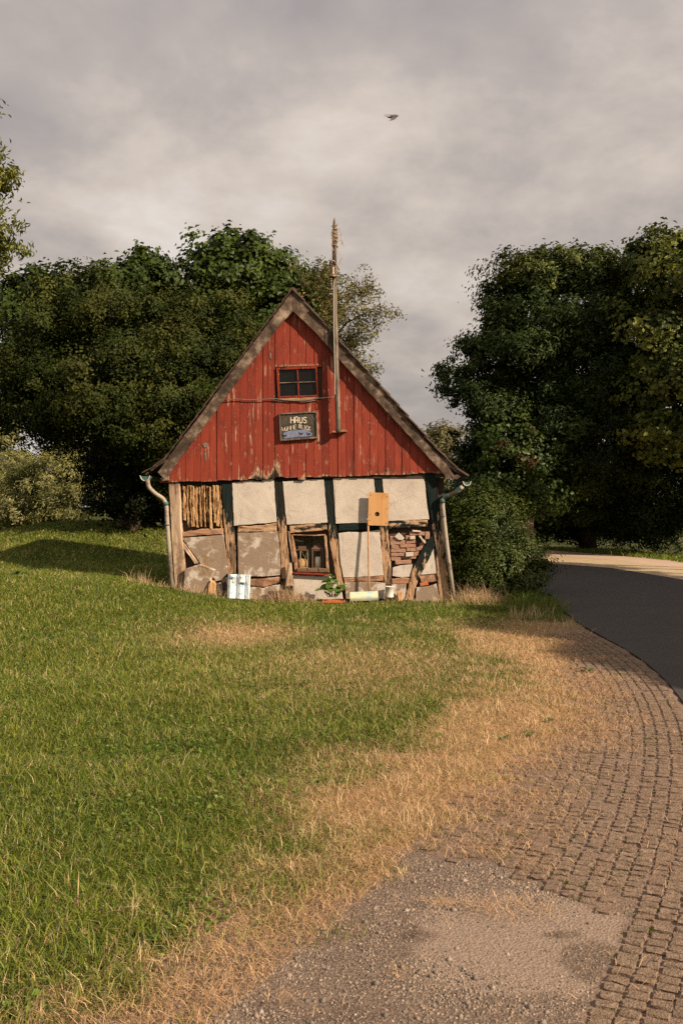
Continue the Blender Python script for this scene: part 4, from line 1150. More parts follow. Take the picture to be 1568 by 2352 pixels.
# ------------------------------------------------------------------ foliage
def norm(a): return a / np.maximum(np.linalg.norm(a, axis=-1, keepdims=True), 1e-9)
def leaf_mesh(name, mat, pos, nrm, size, col, asp=.5, fold=.18, tdir=None, parent=None):
    n = len(pos)
    nrm = norm(nrm)
    r = rng.normal(size=(n, 3)) if tdir is None else tdir + .35 * rng.normal(size=(n, 3))
    t = norm(r - nrm * (r * nrm).sum(-1, keepdims=True)); b = np.cross(nrm, t)
    s = size[:, None]
    base = pos - t * s * .5; tip = pos + t * s * .5 - nrm * s * fold * .5
    mid = pos - t * s * .06
    l = mid + b * s * asp * .5 + nrm * s * fold; rr_ = mid - b * s * asp * .5 + nrm * s * fold
    v = np.stack([base, l, tip, rr_], 1).reshape(-1, 3)
    i = np.arange(n)[:, None] * 4
    f = np.concatenate([i + np.array([[0, 1, 2]]), i + np.array([[0, 2, 3]])], 0)
    return np_obj(name, v, f, mat, np.repeat(col, 4, 0), parent)
def pick(pal, n, jit=.25, g=None):
    g = g or rng
    p = np.array(pal)[g.integers(0, len(pal), n)]
    return p * (1 - jit + 2 * jit * g.random((n, 1)))
def crown(blobs, nclump, per, cr, leaf, pal, up=.3, shell=(.72, 1.06), fill=.25, flat=.75, sup=2.5, persup=9):
    """leaves gathered in clumps, clumps gathered in boughs, boughs spread over overlapping ellipsoids"""
    B = np.array(blobs, float)
    w = (B[:, 3] * B[:, 4] + B[:, 4] * B[:, 5] + B[:, 3] * B[:, 5]); w = w / w.sum()
    ns = max(3, nclump // persup)
    k = rng.choice(len(B), ns * 4, p=w)
    d = norm(rng.normal(size=(len(k), 3)))
    rad = shell[0] + (shell[1] - shell[0]) * rng.random((len(k), 1)) ** .7
    c = B[k, :3] + d * rad * B[k, 3:6]
    keep = np.ones(len(k), bool)
    for j in range(len(B)):
        q = ((c - B[j, :3]) / (B[j, 3:6])); keep &= ~(((q ** 2).sum(-1) < .62 ** 2) & (k != j))
    c, d = c[keep][:ns], d[keep][:ns]
    sc = pick(pal, len(c), .32)
    ki = np.repeat(np.arange(len(c)), persup)
    o = rng.normal(size=(len(ki), 3)); o = norm(o) * (.35 + .65 * rng.random((len(ki), 1))); o[:, 2] *= .8
    d2 = norm(.55 * d[ki] + .6 * o)
    c = c[ki] + o * cr * sup * (.6 + .7 * rng.random(len(d)))[ki][:, None]; d = d2
    cc = sc[ki] * .6 + pick(pal, len(ki), .25) * .4
    nf = int(len(c) * fill)
    if nf:
        kk = rng.choice(len(B), nf, p=w); dd = norm(rng.normal(size=(nf, 3)))
        c = np.r_[c, B[kk, :3] + dd * (.2 + .5 * rng.random((nf, 1))) * B[kk, 3:6]]; d = np.r_[d, dd]; cc = np.r_[cc, pick(pal, nf, .25)]
    m = len(c)
    cs = cr * (.6 + .8 * rng.random(m))
    ci = np.repeat(np.arange(m), per)
    off = rng.normal(size=(len(ci), 3)) * .5; off[:, 2] *= flat
    pos = c[ci] + off * cs[ci, None]
    nr = d[ci] * 1.0 + norm(off) * .45 + np.array([0, 0, up]) + .34 * rng.normal(size=(len(ci), 3))
    sz = leaf * (.6 + .8 * rng.random(len(ci)))
    col = cc[ci] * (.75 + .5 * rng.random((len(ci), 1)))
    return pos, nr, sz, col, c
def limb_tree(name_parent, base, top, r0, targets, mat, wig=.25, rmin=.012, part='trunk', forks=.35):
    mb = MB()
    base = Vector(base); top = Vector(top)
    pts = [base.lerp(top, t) + Vector((math.sin(t * 5 + base.x) * wig * .3, math.cos(t * 4) * wig * .3, 0)) * t for t in np.linspace(0, 1, 9)]
    mb.tube(pts, [r0 * (1 - .75 * t) for t in np.linspace(0, 1, 9)], 9)
    o = mb.build(part, mat, name_parent, smooth=True)
    mb = MB()
    for tg in targets:
        tg = Vector(tg); f = random.uniform(forks, .95); s = base.lerp(top, f)
        L = (tg - s).length; m1 = s.lerp(tg, .45) + Vector((random.uniform(-1, 1), random.uniform(-1, 1), random.uniform(0, 1))) * .12 * L
        P = [s * (1 - t) ** 2 + m1 * 2 * t * (1 - t) + tg * t * t for t in np.linspace(0, 1, 8)]
        rr_ = max(rmin * 1.6, r0 * .38 * (1 - .5 * f)); mb.tube(P, [rr_ * (1 - t) + rmin * t for t in np.linspace(0, 1, 8)], 6)
    if targets: mb.build('limbs', mat, name_parent, smooth=True)
    return o
def blob(u, v, Y, ru, rv, rd=None):
    p = W(u, v, Y); s = Y / FPX
    return (p.x, p.y, p.z, ru * s, (rd if rd is not None else (ru + rv) / 2 * s), rv * s)

M['leaf_lime'] = m_leaf('lime_leaf', .14, .45, .12); M['leaf_small'] = m_leaf('small_leaf', .12, .5, .08)
M['leaf_ash'] = m_leaf('ash_leaf', .12, .45, .10); M['leaf_willow'] = m_leaf('willow_leaf', .3, .6, .15, (1.1, 1.15, .7))
M['leaf_gloss'] = m_leaf('glossy_leaf', .15, .4, .18); M['leaf_ivy'] = m_leaf('ivy_leaf', .2, .4, .15)
PAL = {'lime': [(.040, .064, .010), (.030, .050, .008), (.056, .082, .013), (.022, .036, .007)],
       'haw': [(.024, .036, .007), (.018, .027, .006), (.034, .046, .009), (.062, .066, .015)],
       'ash': [(.024, .042, .010), (.018, .032, .009), (.034, .054, .013), (.044, .062, .015)],
       'ash_lit_tip': [(.13, .15, .045), (.10, .125, .036)],  # sunlight on the crown tips put into the leaf colour
       'maple': [(.070, .092, .018), (.05, .070, .014), (.135, .145, .03), (.034, .050, .011)],
       'willow': [(.29, .28, .115), (.22, .22, .08), (.36, .345, .17), (.15, .165, .055)],
       'bush': [(.042, .064, .011), (.030, .046, .009), (.058, .080, .015), (.074, .088, .02)],
       'ivy': [(.032, .056, .010), (.022, .040, .009), (.050, .076, .014)],
       'wisp': [(.15, .135, .042), (.10, .10, .03), (.19, .165, .06)],
       'branch': [(.13, .145, .026), (.09, .105, .02), (.18, .18, .036)],
       'far': [(.24, .21, .12), (.18, .165, .085)], 'dark': [(.010, .015, .005), (.015, .020, .007)]}  # last set: shade below the crowns put into the leaf colour
def tree(name, label, cat, blobs, nclump, per, cr, leaf, pal, mat, trunk=None, extra=None, group=None, asp=.5, **kw):
    t = tag(empty(name, trunk[0] if trunk else (blobs[0][0], blobs[0][1], 0)), label, cat, group)
    inv = -Vector(t.location)
    pos, nr, sz, col, c = crown(blobs, nclump, per, cr, leaf, pal, **kw)
    if extra is not None:
        pos, nr, sz, col = [np.concatenate([a, b]) for a, b in zip((pos, nr, sz, col), extra)]
    loc = np.array(t.location)
    leaf_mesh('crown', M[mat], pos - loc, nr, sz, col, asp=asp, parent=t)
    if trunk:
        b, tp, r0, nl = trunk
        tg = [tuple(c[i] - loc) for i in rng.choice(len(c), nl)] if nl else []
        limb_tree(t, Vector(b) + inv, Vector(tp) + inv, r0, tg, M['bark'])
    return t

def gzf(x, y): return float(gz(np.array([x]), np.array([y]))[0])
def foot(u, Y):
    x = (u - U0) / FPX * Y; return (x, Y, gzf(x, Y) - .1)

# big broad-leaved tree behind the house
bl1 = [blob(505, 660, 30, 100, 100), blob(590, 660, 30.5, 100, 105), blob(385, 670, 29.5, 105, 90), blob(290, 695, 29, 80, 80), blob(155, 685, 29, 50, 70), blob(655, 720, 31, 75, 130),
       blob(560, 800, 30, 150, 170), blob(400, 820, 30.5, 170, 170), blob(60, 760, 29, 70, 110), blob(700, 690, 31, 45, 60), blob(345, 590, 29.5, 26, 30), blob(520, 570, 30, 30, 26), blob(60, 690, 29, 45, 36)]
tree('lime_tree', 'big dense green tree rising behind the left roof slope', 'tree', bl1, 1500, 56, .28, .15, PAL['lime'], 'leaf_lime', (foot(330, 30), W(420, 720, 30), .34, 30), asp=.75, fill=.35)
# small-leaved tree in front of it
bl2 = [blob(200, 740, 25.5, 130, 110), blob(110, 830, 25, 110, 150), blob(290, 800, 25, 150, 150), blob(160, 930, 25, 150, 85), blob(330, 950, 24.8, 150, 130), blob(450, 880, 25.2, 130, 150), blob(470, 740, 26, 130, 70),
       blob(420, 1000, 25, 120, 110), blob(230, 880, 24.3, 140, 120), blob(45, 925, 25.5, 60, 60)]
pos, nr, sz, col, c = crown([blob(520, 905, 23.5, 75, 110), blob(590, 820, 24.5, 50, 80)], 40, 40, .3, .10, PAL['lime'])
tree('hawthorn_tree', 'broad drooping small leaved dark olive tree at the left of the house', 'tree', bl2, 2300, 62, .25, .082, PAL['haw'], 'leaf_small', (foot(300, 26), W(270, 850, 25.5), .28, 34), (pos, nr, sz, col), asp=.55, fill=.4, up=.15)
# thicket below the crowns, near-black leaf colour standing in for deep shade
tree('shade_thicket', 'thicket with shade painted into its dark leaves under the crown of the drooping olive tree', 'thicket', [blob(300, 1130, 28.5, 75, 110), blob(370, 1100, 28, 70, 140), blob(450, 1060, 28, 110, 160), blob(300, 1030, 28, 80, 80), blob(300, 1150, 25.2, 50, 45), blob(285, 1100, 25.2, 45, 50)], 420, 60, .35, .13, PAL['dark'], 'leaf_small', fill=.8)
# sunny willow shrubs far left
for (bb, lab, n) in (([blob(150, 1120, 50, 80, 85), blob(185, 1080, 50.5, 45, 60), blob(70, 1140, 50, 70, 80)], 'pale silvery willow shrub lit by the sun beyond the mound', 420),
                     ([blob(15, 1100, 55, 55, 110), blob(20, 1010, 55, 32, 60), blob(-60, 1080, 55, 60, 130)], 'tall yellowish willow shrub at the left edge behind the silvery one', 330)):
    tree('willow_shrub', lab, 'shrub', bb, n, 80, .38, .19, PAL['willow'], 'leaf_willow', group='willow shrubs beyond the mound', asp=.22, up=.6, fill=.3)
# wispy tree right of the pole
def wisp(name, label, Y, trunk_b, strokes, leaf, pal, mat, nl, spread, asp=.4, cat='tree'):
    t = tag(empty(name, trunk_b), label, cat); loc = Vector(trunk_b)
    mb = MB(); P = []
    for st in strokes:
        pts = [Vector(W(u, v, Y + dy)) - loc if v is not None else Vector((0, 0, 0)) for (u, v, dy) in st]
        Q = []
        for i in range(len(pts) - 1):
            for k in range(6):
                q = pts[i].lerp(pts[i + 1], k / 6); q += Vector((mnoise.noise(q * 1.3), mnoise.noise(q * 1.3 + Vector((9, 0, 0))), mnoise.noise(q * 1.3 + Vector((0, 7, 0))))) * .10; Q.append(q)
        mb.tube(Q, [.035 * (1 - .8 * k / len(Q)) for k in range(len(Q))], 5)
        for q in Q:
            for _ in range(nl):
                d = Vector((random.gauss(0, 1), random.gauss(0, 1), random.gauss(0, .7))) * spread
                e = q + d; 
                if random.random() < .3: mb.tube([q, e], [.008, .004], 3, caps=False)
                P.append(e)
    mb.build('trunk', M['bark'], t)
    P = np.array([tuple(p) for p in P]); per = 22
    pos = np.repeat(P, per, 0) + rng.normal(size=(len(P) * per, 3)) * spread * .34
    leaf_mesh('crown', M[mat], pos, rng.normal(size=pos.shape) + [0, 0, .5], leaf * (.6 + .8 * rng.random(len(pos))), np.repeat(pick(pal, len(P)), per, 0) * (.75 + .5 * rng.random((len(pos), 1))), asp=asp, parent=t)
    return t
wisp('wispy_tree', 'thin airy olive tree showing behind the right roof slope and the pole', 29, foot(760, 29),
     [[(760, None, 0), (745, 800, 0), (735, 680, 0), (728, 610, 0)], [(745, 800, 0), (800, 740, -.5), (850, 715, -1), (888, 730, -1)], [(748, 790, 0), (790, 700, 1), (830, 660, 1), (846, 650, 1)], [(745, 780, 0), (770, 700, .5), (795, 655, .6)], [(742, 760, 0), (700, 660, .5), (690, 620, .5)],
      [(760, 830, 0), (815, 765, -1), (865, 760, -1)], [(740, 720, 0), (760, 660, 0), (752, 612, 0)], [(770, 850, 0), (820, 830, 0), (860, 850, 0)], [(780, 800, 0), (800, 800, 0), (830, 780, 0)]], .085, PAL['wisp'], 'leaf_small', 4, .26)
# far pale tree right of the eave
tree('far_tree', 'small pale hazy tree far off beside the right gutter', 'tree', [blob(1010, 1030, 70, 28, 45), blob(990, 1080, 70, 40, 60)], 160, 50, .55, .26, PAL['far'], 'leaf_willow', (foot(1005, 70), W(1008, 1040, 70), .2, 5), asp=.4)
# trees across the road
bl3 = [blob(1180, 645, 33, 62, 50), blob(1165, 725, 32.5, 78, 70), blob(1260, 640, 33, 52, 40), blob(1330, 650, 33, 70, 64), blob(1420, 675, 34, 60, 70), blob(1300, 730, 32.5, 130, 130), blob(1190, 820, 32, 105, 85), blob(1018, 852, 32, 26, 24), blob(1070, 872, 32, 45, 34),
       blob(1115, 930, 31.5, 70, 66), blob(1230, 930, 32.5, 130, 120), blob(1380, 850, 32.5, 130, 150), blob(1135, 765, 32.5, 52, 48), blob(1330, 1000, 32, 130, 120), blob(1215, 1060, 32.5, 110, 90), blob(1095, 1000, 32, 45, 50), blob(1360, 1120, 35, 100, 80), blob(1300, 1180, 38, 90, 45)]
tip = crown([blob(1170, 625, 32.2, 60, 36), blob(1310, 590, 32.4, 65, 32), blob(1225, 625, 32.2, 50, 36), blob(1390, 630, 32.5, 52, 38)], 110, 55, .30, .15, PAL['ash_lit_tip'], up=.7)[:4]  # lighter leaves on the crown tops, painted as if sunlit
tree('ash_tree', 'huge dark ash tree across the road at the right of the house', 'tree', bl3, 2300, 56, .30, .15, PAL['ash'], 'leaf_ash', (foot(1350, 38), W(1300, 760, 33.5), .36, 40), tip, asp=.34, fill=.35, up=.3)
bl4 = [blob(1475, 610, 31, 45, 80), blob(1540, 640, 30.5, 56, 95), blob(1590, 700, 30, 90, 150), blob(1500, 760, 30.5, 80, 110), blob(1590, 900, 30, 100, 150), blob(1490, 920, 30.5, 90, 120), blob(1468, 545, 31, 20, 30), blob(1560, 565, 30.5, 34, 36), blob(1660, 800, 30, 90, 200)]
tree('maple_tree', 'yellowish open crowned tree at the right edge beside the dark ash', 'tree', bl4, 640, 50, .34, .155, PAL['maple'], 'leaf_lime', (foot(1600, 31), W(1560, 680, 31), .3, 26), asp=.7, fill=.22)
for i, (bb, lab) in enumerate((([blob(1480, 1080, 33, 95, 100), blob(1540, 1180, 33.5, 80, 65), blob(1610, 1090, 32, 90, 130), blob(1470, 1200, 34.5, 60, 50)], 'dark hedge mass under the yellowish tree at the right edge'),
                 ([blob(1290, 1185, 37.2, 70, 45), blob(1250, 1165, 38.5, 45, 55), blob(1330, 1130, 37, 70, 60), blob(1400, 1150, 36, 60, 60), blob(1370, 1200, 38, 55, 40), blob(1430, 1200, 36.5, 55, 45)], 'low leafy undergrowth at the verge beside the plaster pillar'))):
    tree('hedge_shrub', lab, 'hedge', bb, 480, 60, .32, .125, PAL['ash'], 'leaf_ash', asp=.38, fill=.9)
# ivy-clad pillar beyond the bush
pl_f = foot(1206, 33)
iv = tag(empty('plaster_pillar', pl_f), 'pale pinkish plaster pillar standing half hidden under ivy', 'pillar')
m_ = MB(); hp = 1.6 - (1010 - V0) / FPX * 33
m_.slab([(-.28, -.2), (.25, -.2), (.22, hp * .5), (.19, hp), (-.24, hp)], -.25, .25, .08, .012, .02, 301)
m_.build('pillar', M['plaster_stained'], iv)
bl5 = [blob(1125, 1085, 31.2, 55, 58), blob(1180, 1055, 31.0, 52, 52), blob(1105, 1160, 31.4, 45, 45), blob(1235, 1065, 30.9, 40, 52), blob(1160, 1130, 31.2, 38, 34), blob(1140, 1015, 31.2, 48, 34), blob(1232, 1125, 31, 34, 50), blob(1262, 1040, 31, 28, 40)]
rd = crown([blob(1205, 1050, 30.3, 30, 60), blob(1160, 1035, 30.3, 30, 25)], 3, 7, .15, .09, [(.075, .03, .016), (.06, .035, .016)])[:4]
tree('ivy', 'bright green ivy tangled with some red leaves over the plaster pillar', 'ivy', bl5, 600, 55, .29, .12, PAL['ivy'], 'leaf_ivy', None, rd, asp=.85, fill=.5, up=.1)
# bush right beside the house
bl6 = [blob(1115, 1215, 19.4, 62, 72), blob(1090, 1290, 19, 52, 75), blob(1165, 1290, 18.6, 48, 66), blob(1085, 1185, 19.6, 40, 48), blob(1130, 1320, 18.4, 70, 55), blob(1190, 1340, 18.2, 40, 35), blob(1060, 1230, 19.6, 35, 90)]
b6 = [blob(u, v, 18.2, 13, 9) for (u, v) in ((1212, 1275), (1235, 1262), (1222, 1300), (1240, 1296), (1228, 1325), (1205, 1318))]
sp = crown(b6, 26, 34, .10, .055, PAL['bush'], up=.6)[:4]
tree('garden_bush', 'dark green glossy bush growing against the right corner of the house', 'bush', bl6, 950, 75, .19, .058, PAL['bush'], 'leaf_gloss', (foot(1130, 18.9), W(1125, 1230, 19), .05, 24), sp, asp=.5, fill=.55, up=.5)
# overhanging branch of a tree standing off to the left
bt = [blob(-85, 420, 14, 60, 200), blob(-30, 520, 13.6, 34, 90), blob(-38, 380, 13.8, 32, 100), blob(-60, 290, 14, 36, 50), blob(2, 492, 13.5, 20, 18), blob(18, 548, 13.5, 18, 10), blob(-8, 610, 13.6, 16, 30), blob(-8, 400, 13.6, 20, 20), blob(-130, 430, 14.5, 90, 230), blob(-24, 300, 13.8, 18, 20)]
tree('edge_tree', 'sunlit yellow green tree reaching in from the left edge', 'tree', bt, 330, 55, .17, .085, PAL['branch'], 'leaf_willow', (foot(-330, 14.5), W(-160, 420, 14.5), .2, 24), asp=.3, up=.5, fill=.15)
# roadside trees outside the picture on the right: they shade the road
RT = [((13.35, 13.0, 12.85, 12.85, 12.95, 13.1, 13.3, 13.4, 13.4)[k], 2.9 + 2.15 * k, n_ + ' tree of the dense roadside row') for k, n_ in enumerate(('nearest', 'second', 'third', 'fourth', 'fifth', 'sixth', 'seventh', 'eighth', 'ninth'))]
RT += [(12.9, 22.2, 'tenth tree of the dense roadside row'), (11.9, 24.2, 'farthest tree of the dense roadside row')]
for (x, y, lab) in RT:
    bb = [(x, y, 5.75, 1.45, 1.4, 1.15), (x + .2, y - .8, 5.6, 1.2, 1.1, 1.0), (x - .1, y + .8, 5.7, 1.2, 1.1, 1.0)]
    tree('roadside_tree', lab, 'tree', bb, 280, 46, .28, .24, PAL['ash'], 'leaf_ash', ((x, y, -.1), (x, y, 5.2), .13, 6), group='roadside trees', asp=.6, fill=3, sup=1.4)

# potted plant by the wall
pp = thing('potted_plant', 'leafy green plant with large drooping leaves in an orange terracotta trough', 'plant')
P0, P1 = F(*z3(400, 1112), -.22), F(*z3(566, 1086), -.22)
m_ = MB(); xa, xb, za, zb2 = P0.x, P1.x, P0.z, P1.z
o8 = lambda x0, x1, y0, y1, z: [(x0, y0, z), (x1, y0, z), (x1, y1, z), (x0, y1, z)]
m_.add(o8(xa + .02, xb - .02, -.30, -.12, za) + o8(xa, xb, -.33, -.09, zb2 - .03) + o8(xa - .015, xb + .015, -.345, -.075, zb2 - .03) + o8(xa - .015, xb + .015, -.345, -.075, zb2) + o8(xa + .01, xb - .01, -.32, -.10, zb2) + o8(xa + .01, xb - .01, -.32, -.10, zb2 - .03),
       [(3, 2, 1, 0)] + [(4 * k + i, 4 * k + (i + 1) % 4, 4 * k + 4 + (i + 1) % 4, 4 * k + 4 + i) for k in range(5) for i in range(4)] + [(20, 21, 22, 23)])
m_.build('pot', M['terracotta'], pp)
m_ = MB(); LP, LN, LS, LT = [], [], [], []
for (sx, tx, ty) in ((465, 470, 880), (450, 420, 930), (480, 520, 925), (490, 545, 965), (440, 395, 990), (470, 480, 940), (500, 555, 1005), (455, 440, 895)):
    a, b = F(*z3(sx, 1060), -.2), F(*z3(tx, ty), -.22 - random.uniform(0, .12))
    P = [a.lerp(b, t) + Vector((0, -.03 * math.sin(PI * t), 0)) for t in np.linspace(0, 1, 6)]
    m_.tube(P, [.007 * (1 - .5 * t) for t in np.linspace(0, 1, 6)], 6)
    for t in (.5, .65, .8, .92, 1.0):
        q = a.lerp(b, t); ang = random.uniform(0, 2 * PI); d = Vector((math.cos(ang), -.5 + .6 * math.sin(ang), random.uniform(-.55, .25))).normalized()
        L = random.uniform(.10, .17); LP.append(q + d * L * .5); LN.append((random.uniform(-.3, .3), -.55, .8)); LS.append(L * 1.05); LT.append(d)
m_.build('stem', m_plain('green_stem', (.07, .09, .03), .6, .3), pp)
def leaf_rich(name, P, T, Nn, L, mat, parent, pal, wid=.42):
    vs, fs, cs = [], [], []
    for p, t, n, l in zip(P, T, Nn, L):
        t = Vector(t).normalized(); n = Vector(n); n = (n - t * n.dot(t)).normalized(); b = t.cross(n); o = len(vs)
        c = pick(pal, 1)[0]
        for k, (f, w) in enumerate(((-.5, .02), (-.3, .7), (-.05, 1.0), (.2, .8), (.4, .35), (.5, .02))):
            dr = -n * l * .25 * (f + .5) ** 2
            for sgn in (-1, 0, 1):
                q = p + t * l * f + b * sgn * w * l * wid * .5 + n * abs(sgn) * w * l * .07 + dr; vs.append(tuple(q)); cs.append(c)
            if k:
                a = o + 3 * (k - 1)
                fs += [(a, a + 1, a + 4), (a, a + 4, a + 3), (a + 1, a + 2, a + 5), (a + 1, a + 5, a + 4)]
    return np_obj(name, np.array(vs), np.array(fs), mat, np.array(cs), parent)
leaf_rich('foliage', LP, LT, LN, LS, M['leaf_gloss'], pp, [(.07, .12, .022), (.055, .10, .02), (.09, .14, .03)])

# ------------------------------------------------------------------ grass
def blades(x, y, h, w, lean, col, bend=.5, z=None, heading=None):
    n = len(x); z = gz(x, y) - .006 if z is None else z
    a = rng.random(n) * 2 * PI if heading is None else heading
    d = np.c_[np.cos(a), np.sin(a), np.zeros(n)]
    th = rng.random(n) * PI * 2; s = np.c_[np.cos(th), np.sin(th), np.zeros(n)]
    p = np.c_[x, y, z]; H_ = h[:, None]; L_ = lean[:, None]; wv = w[:, None]
    up = np.array([0, 0, 1.0])
    m1 = p + up * H_ * .5 * (1 - .15 * L_) + d * H_ * L_ * .28
    tp = p + up * H_ * (1 - .45 * np.minimum(L_, 1.6)) + d * H_ * L_ * (.75 + .35 * bend)
    v = np.stack([p - s * wv * .5, p + s * wv * .5, m1 - s * wv * .42, m1 + s * wv * .42, tp], 1).reshape(-1, 3)
    i = np.arange(n)[:, None] * 5
    f = np.concatenate([i + np.array([[0, 1, 3]]), i + np.array([[0, 3, 2]]), i + np.array([[2, 3, 4]])], 0)
    return v, f, np.repeat(col, 5, 0)
def join(parts):
    vs, fs, cs, o = [], [], [], 0
    for v, f, c in parts: vs.append(v); fs.append(f + o); cs.append(c); o += len(v)
    return np.concatenate(vs), np.concatenate(fs), np.concatenate(cs)
def sample(Ya, Yb, rho, half=.37, extra=1.5):
    """points with density rho(Y) per square metre over the wedge of ground the photograph can see, plus a margin"""
    ys_ = np.linspace(Ya, Yb, 400); wd = 2 * (half * ys_ + extra); pdf = rho(ys_) * wd; N = int(np.trapz(pdf, ys_)); cdf = np.cumsum(pdf); cdf /= cdf[-1]
    y = np.interp(rng.random(N), cdf, ys_); x = (rng.random(N) * 2 - 1) * (half * y + extra); return x, y
def house_free(x, y):
    lx, ly = W2L(x, y); return ~((lx > F(388, 1300).x - .0) & (lx < F(1032, 1300).x) & (ly > -.03) & (ly < 2.75))
GREEN = np.array([(.078, .128, .014), (.104, .152, .018), (.060, .102, .012), (.190, .202, .030), (.150, .186, .024)])
DRY = np.array([(.60, .43, .245), (.46, .32, .18), (.68, .51, .31), (.50, .345, .21)])
M['grass'] = m_leaf('grass_blade', .30, .5, .3, (1.25, 1.25, .6))
M['straw'] = m_leaf('straw_blade', .15, .65, .25, (1, .95, .8))

x, y = sample(2.5, 34, lambda q: 12500 * np.minimum(1, (4.6 / q) ** 1.35))
C, dry, gr, gv = fields(x, y)
k = (rng.random(len(x)) < gr * (1 - .45 * dry)) & (C < cb(y) + .35) & house_free(x, y) & ~inpoly(x, y, ROADPOLY) & ~((y > 19) & (x > 1.5))
k &= ~((y > 17.3) & (y < 19.8) & (x > -2.6) & (x < 1.6))
x, y, dry = x[k], y[k], dry[k]
patch = vnoise(x * 2.3, y * 2.3, 31); patch2 = vnoise(x * .8 + 5, y * .6, 32)
isdry = rng.random(len(x)) < np.clip(.08 + .64 * dry ** 1.1 + .2 * (patch - .5), .03, .75)
sc = np.maximum(1, y / 5.5) ** .75
h = (.035 + .06 * rng.random(len(x)) ** 1.4) * (.88 + .42 * patch) * (1 - .25 * dry) * np.where(y > 9, 1.0, 1)
tall = rng.random(len(x)) < .05; h = np.where(tall, h * 1.7, h)
w = (.0032 + .0030 * rng.random(len(x))) * sc
gcol = GREEN[np.minimum((rng.random(len(x)) * 3.2 + patch2 * 2.4).astype(int), 4)] * (.7 + .6 * rng.random((len(x), 1))) * (.94 + .24 * patch[:, None])
dcol = DRY[rng.integers(0, 4, len(x))] * (.6 + .6 * rng.random((len(x), 1)))
mixc = np.where(isdry[:, None], dcol, gcol * (1 - .35 * dry[:, None]) + dcol * .35 * dry[:, None])
xc, yc = sample(2.5, 10, lambda q: 420 * np.minimum(1, (4.6 / q) ** 1.2)); Cc, dc, gc, vc = fields(xc, yc)
kc = (rng.random(len(xc)) < smooth(.5, .72, vnoise(xc * 1.9, yc * 1.9, 71)) * (1 - dc)) & (Cc < -2.6); xc, yc = xc[kc], yc[kc]
pc = np.c_[xc, yc, gz(xc, yc) + .015 + .035 * rng.random(len(xc))]
pc = np.repeat(pc, 3, 0) + rng.normal(size=(len(pc) * 3, 3)) * .010
cl = leaf_mesh('clover', M['leaf_ivy'], pc, rng.normal(size=pc.shape) * .45 + [0, 0, 1], .016 + .014 * rng.random(len(pc)), pick([(.10, .155, .025), (.13, .18, .035), (.085, .13, .022)], len(pc)), asp=.9)
tag(cl, 'small clover leaves growing low among the lawn grass', 'clover', kind='stuff')
v, f, c = blades(x, y, h, np.where(isdry, w * .75, w), .25 + 1.0 * rng.random(len(x)), mixc)
o = np_obj('lawn_grass', v, f, M['grass'], c); tag(o, 'green lawn grass covering the slope in front of the house', 'grass', kind='stuff')

# dry stalks, straw and tufts
parts = []
x, y = sample(2.5, 17.4, lambda q: 5200 * np.minimum(1, (4.6 / q) ** 1.2))
C, dry, gr, gv = fields(x, y); patch = vnoise(x * 3, y * 3, 41)
k = (rng.random(len(x)) < dry * gr * smooth(.25, .8, patch)) & house_free(x, y) & ~inpoly(x, y, ROADPOLY)
x, y, patch = x[k], y[k], patch[k]; sc = np.maximum(1, y / 6) ** .7
parts.append(blades(x, y, (.03 + .085 * rng.random(len(x)) ** 2) * (.6 + .8 * patch), (.0018 + .0014 * rng.random(len(x))) * sc, .2 + 1.1 * rng.random(len(x)), DRY[rng.integers(0, 4, len(x))] * (.65 + .6 * rng.random((len(x), 1)))))
# flat litter
x, y = sample(2.5, 14.5, lambda q: 9500 * np.minimum(1, (4.6 / q) ** 1.2))
C, dry, gr, gv = fields(x, y)
lit = np.maximum(dry * .9, 0) * smooth(.62, -.1, C - cb(y) + .7 * (vnoise(x * 2.6, y * 2.6, 43) - .5)) + .025
lit = np.maximum(lit, .9 * smooth(-2.75, -2.45, C) * smooth(-2.0, -2.25, C) * smooth(5.2, 4.4, y))
lit = np.maximum(lit, .30 * smooth(-2.5, -2.2, C) * smooth(-1.35, -1.75, C) * smooth(.3, .7, vnoise(x * 2.4, y * 2.4, 47)))
lit = np.where((gv > .3) & (C > -2.2), .006 + .5 * smooth(.84, .97, vnoise(x * 5, y * 5, 44)), lit)
k = (rng.random(len(x)) < lit) & ~inpoly(x, y, ROADPOLY) & (C < -.9)
x, y = x[k], y[k]; sc = np.maximum(1, y / 6) ** .7
parts.append(blades(x, y, .025 + .05 * rng.random(len(x)) ** 1.5, (.0013 + .0012 * rng.random(len(x))) * sc, 1.55 + .25 * rng.random(len(x)), DRY[rng.integers(0, 4, len(x))] * np.array([1.0, .88, .8]) * (.6 + .55 * rng.random((len(x), 1))), z=gz(x, y) + .008 + .012 * rng.random(len(x))))
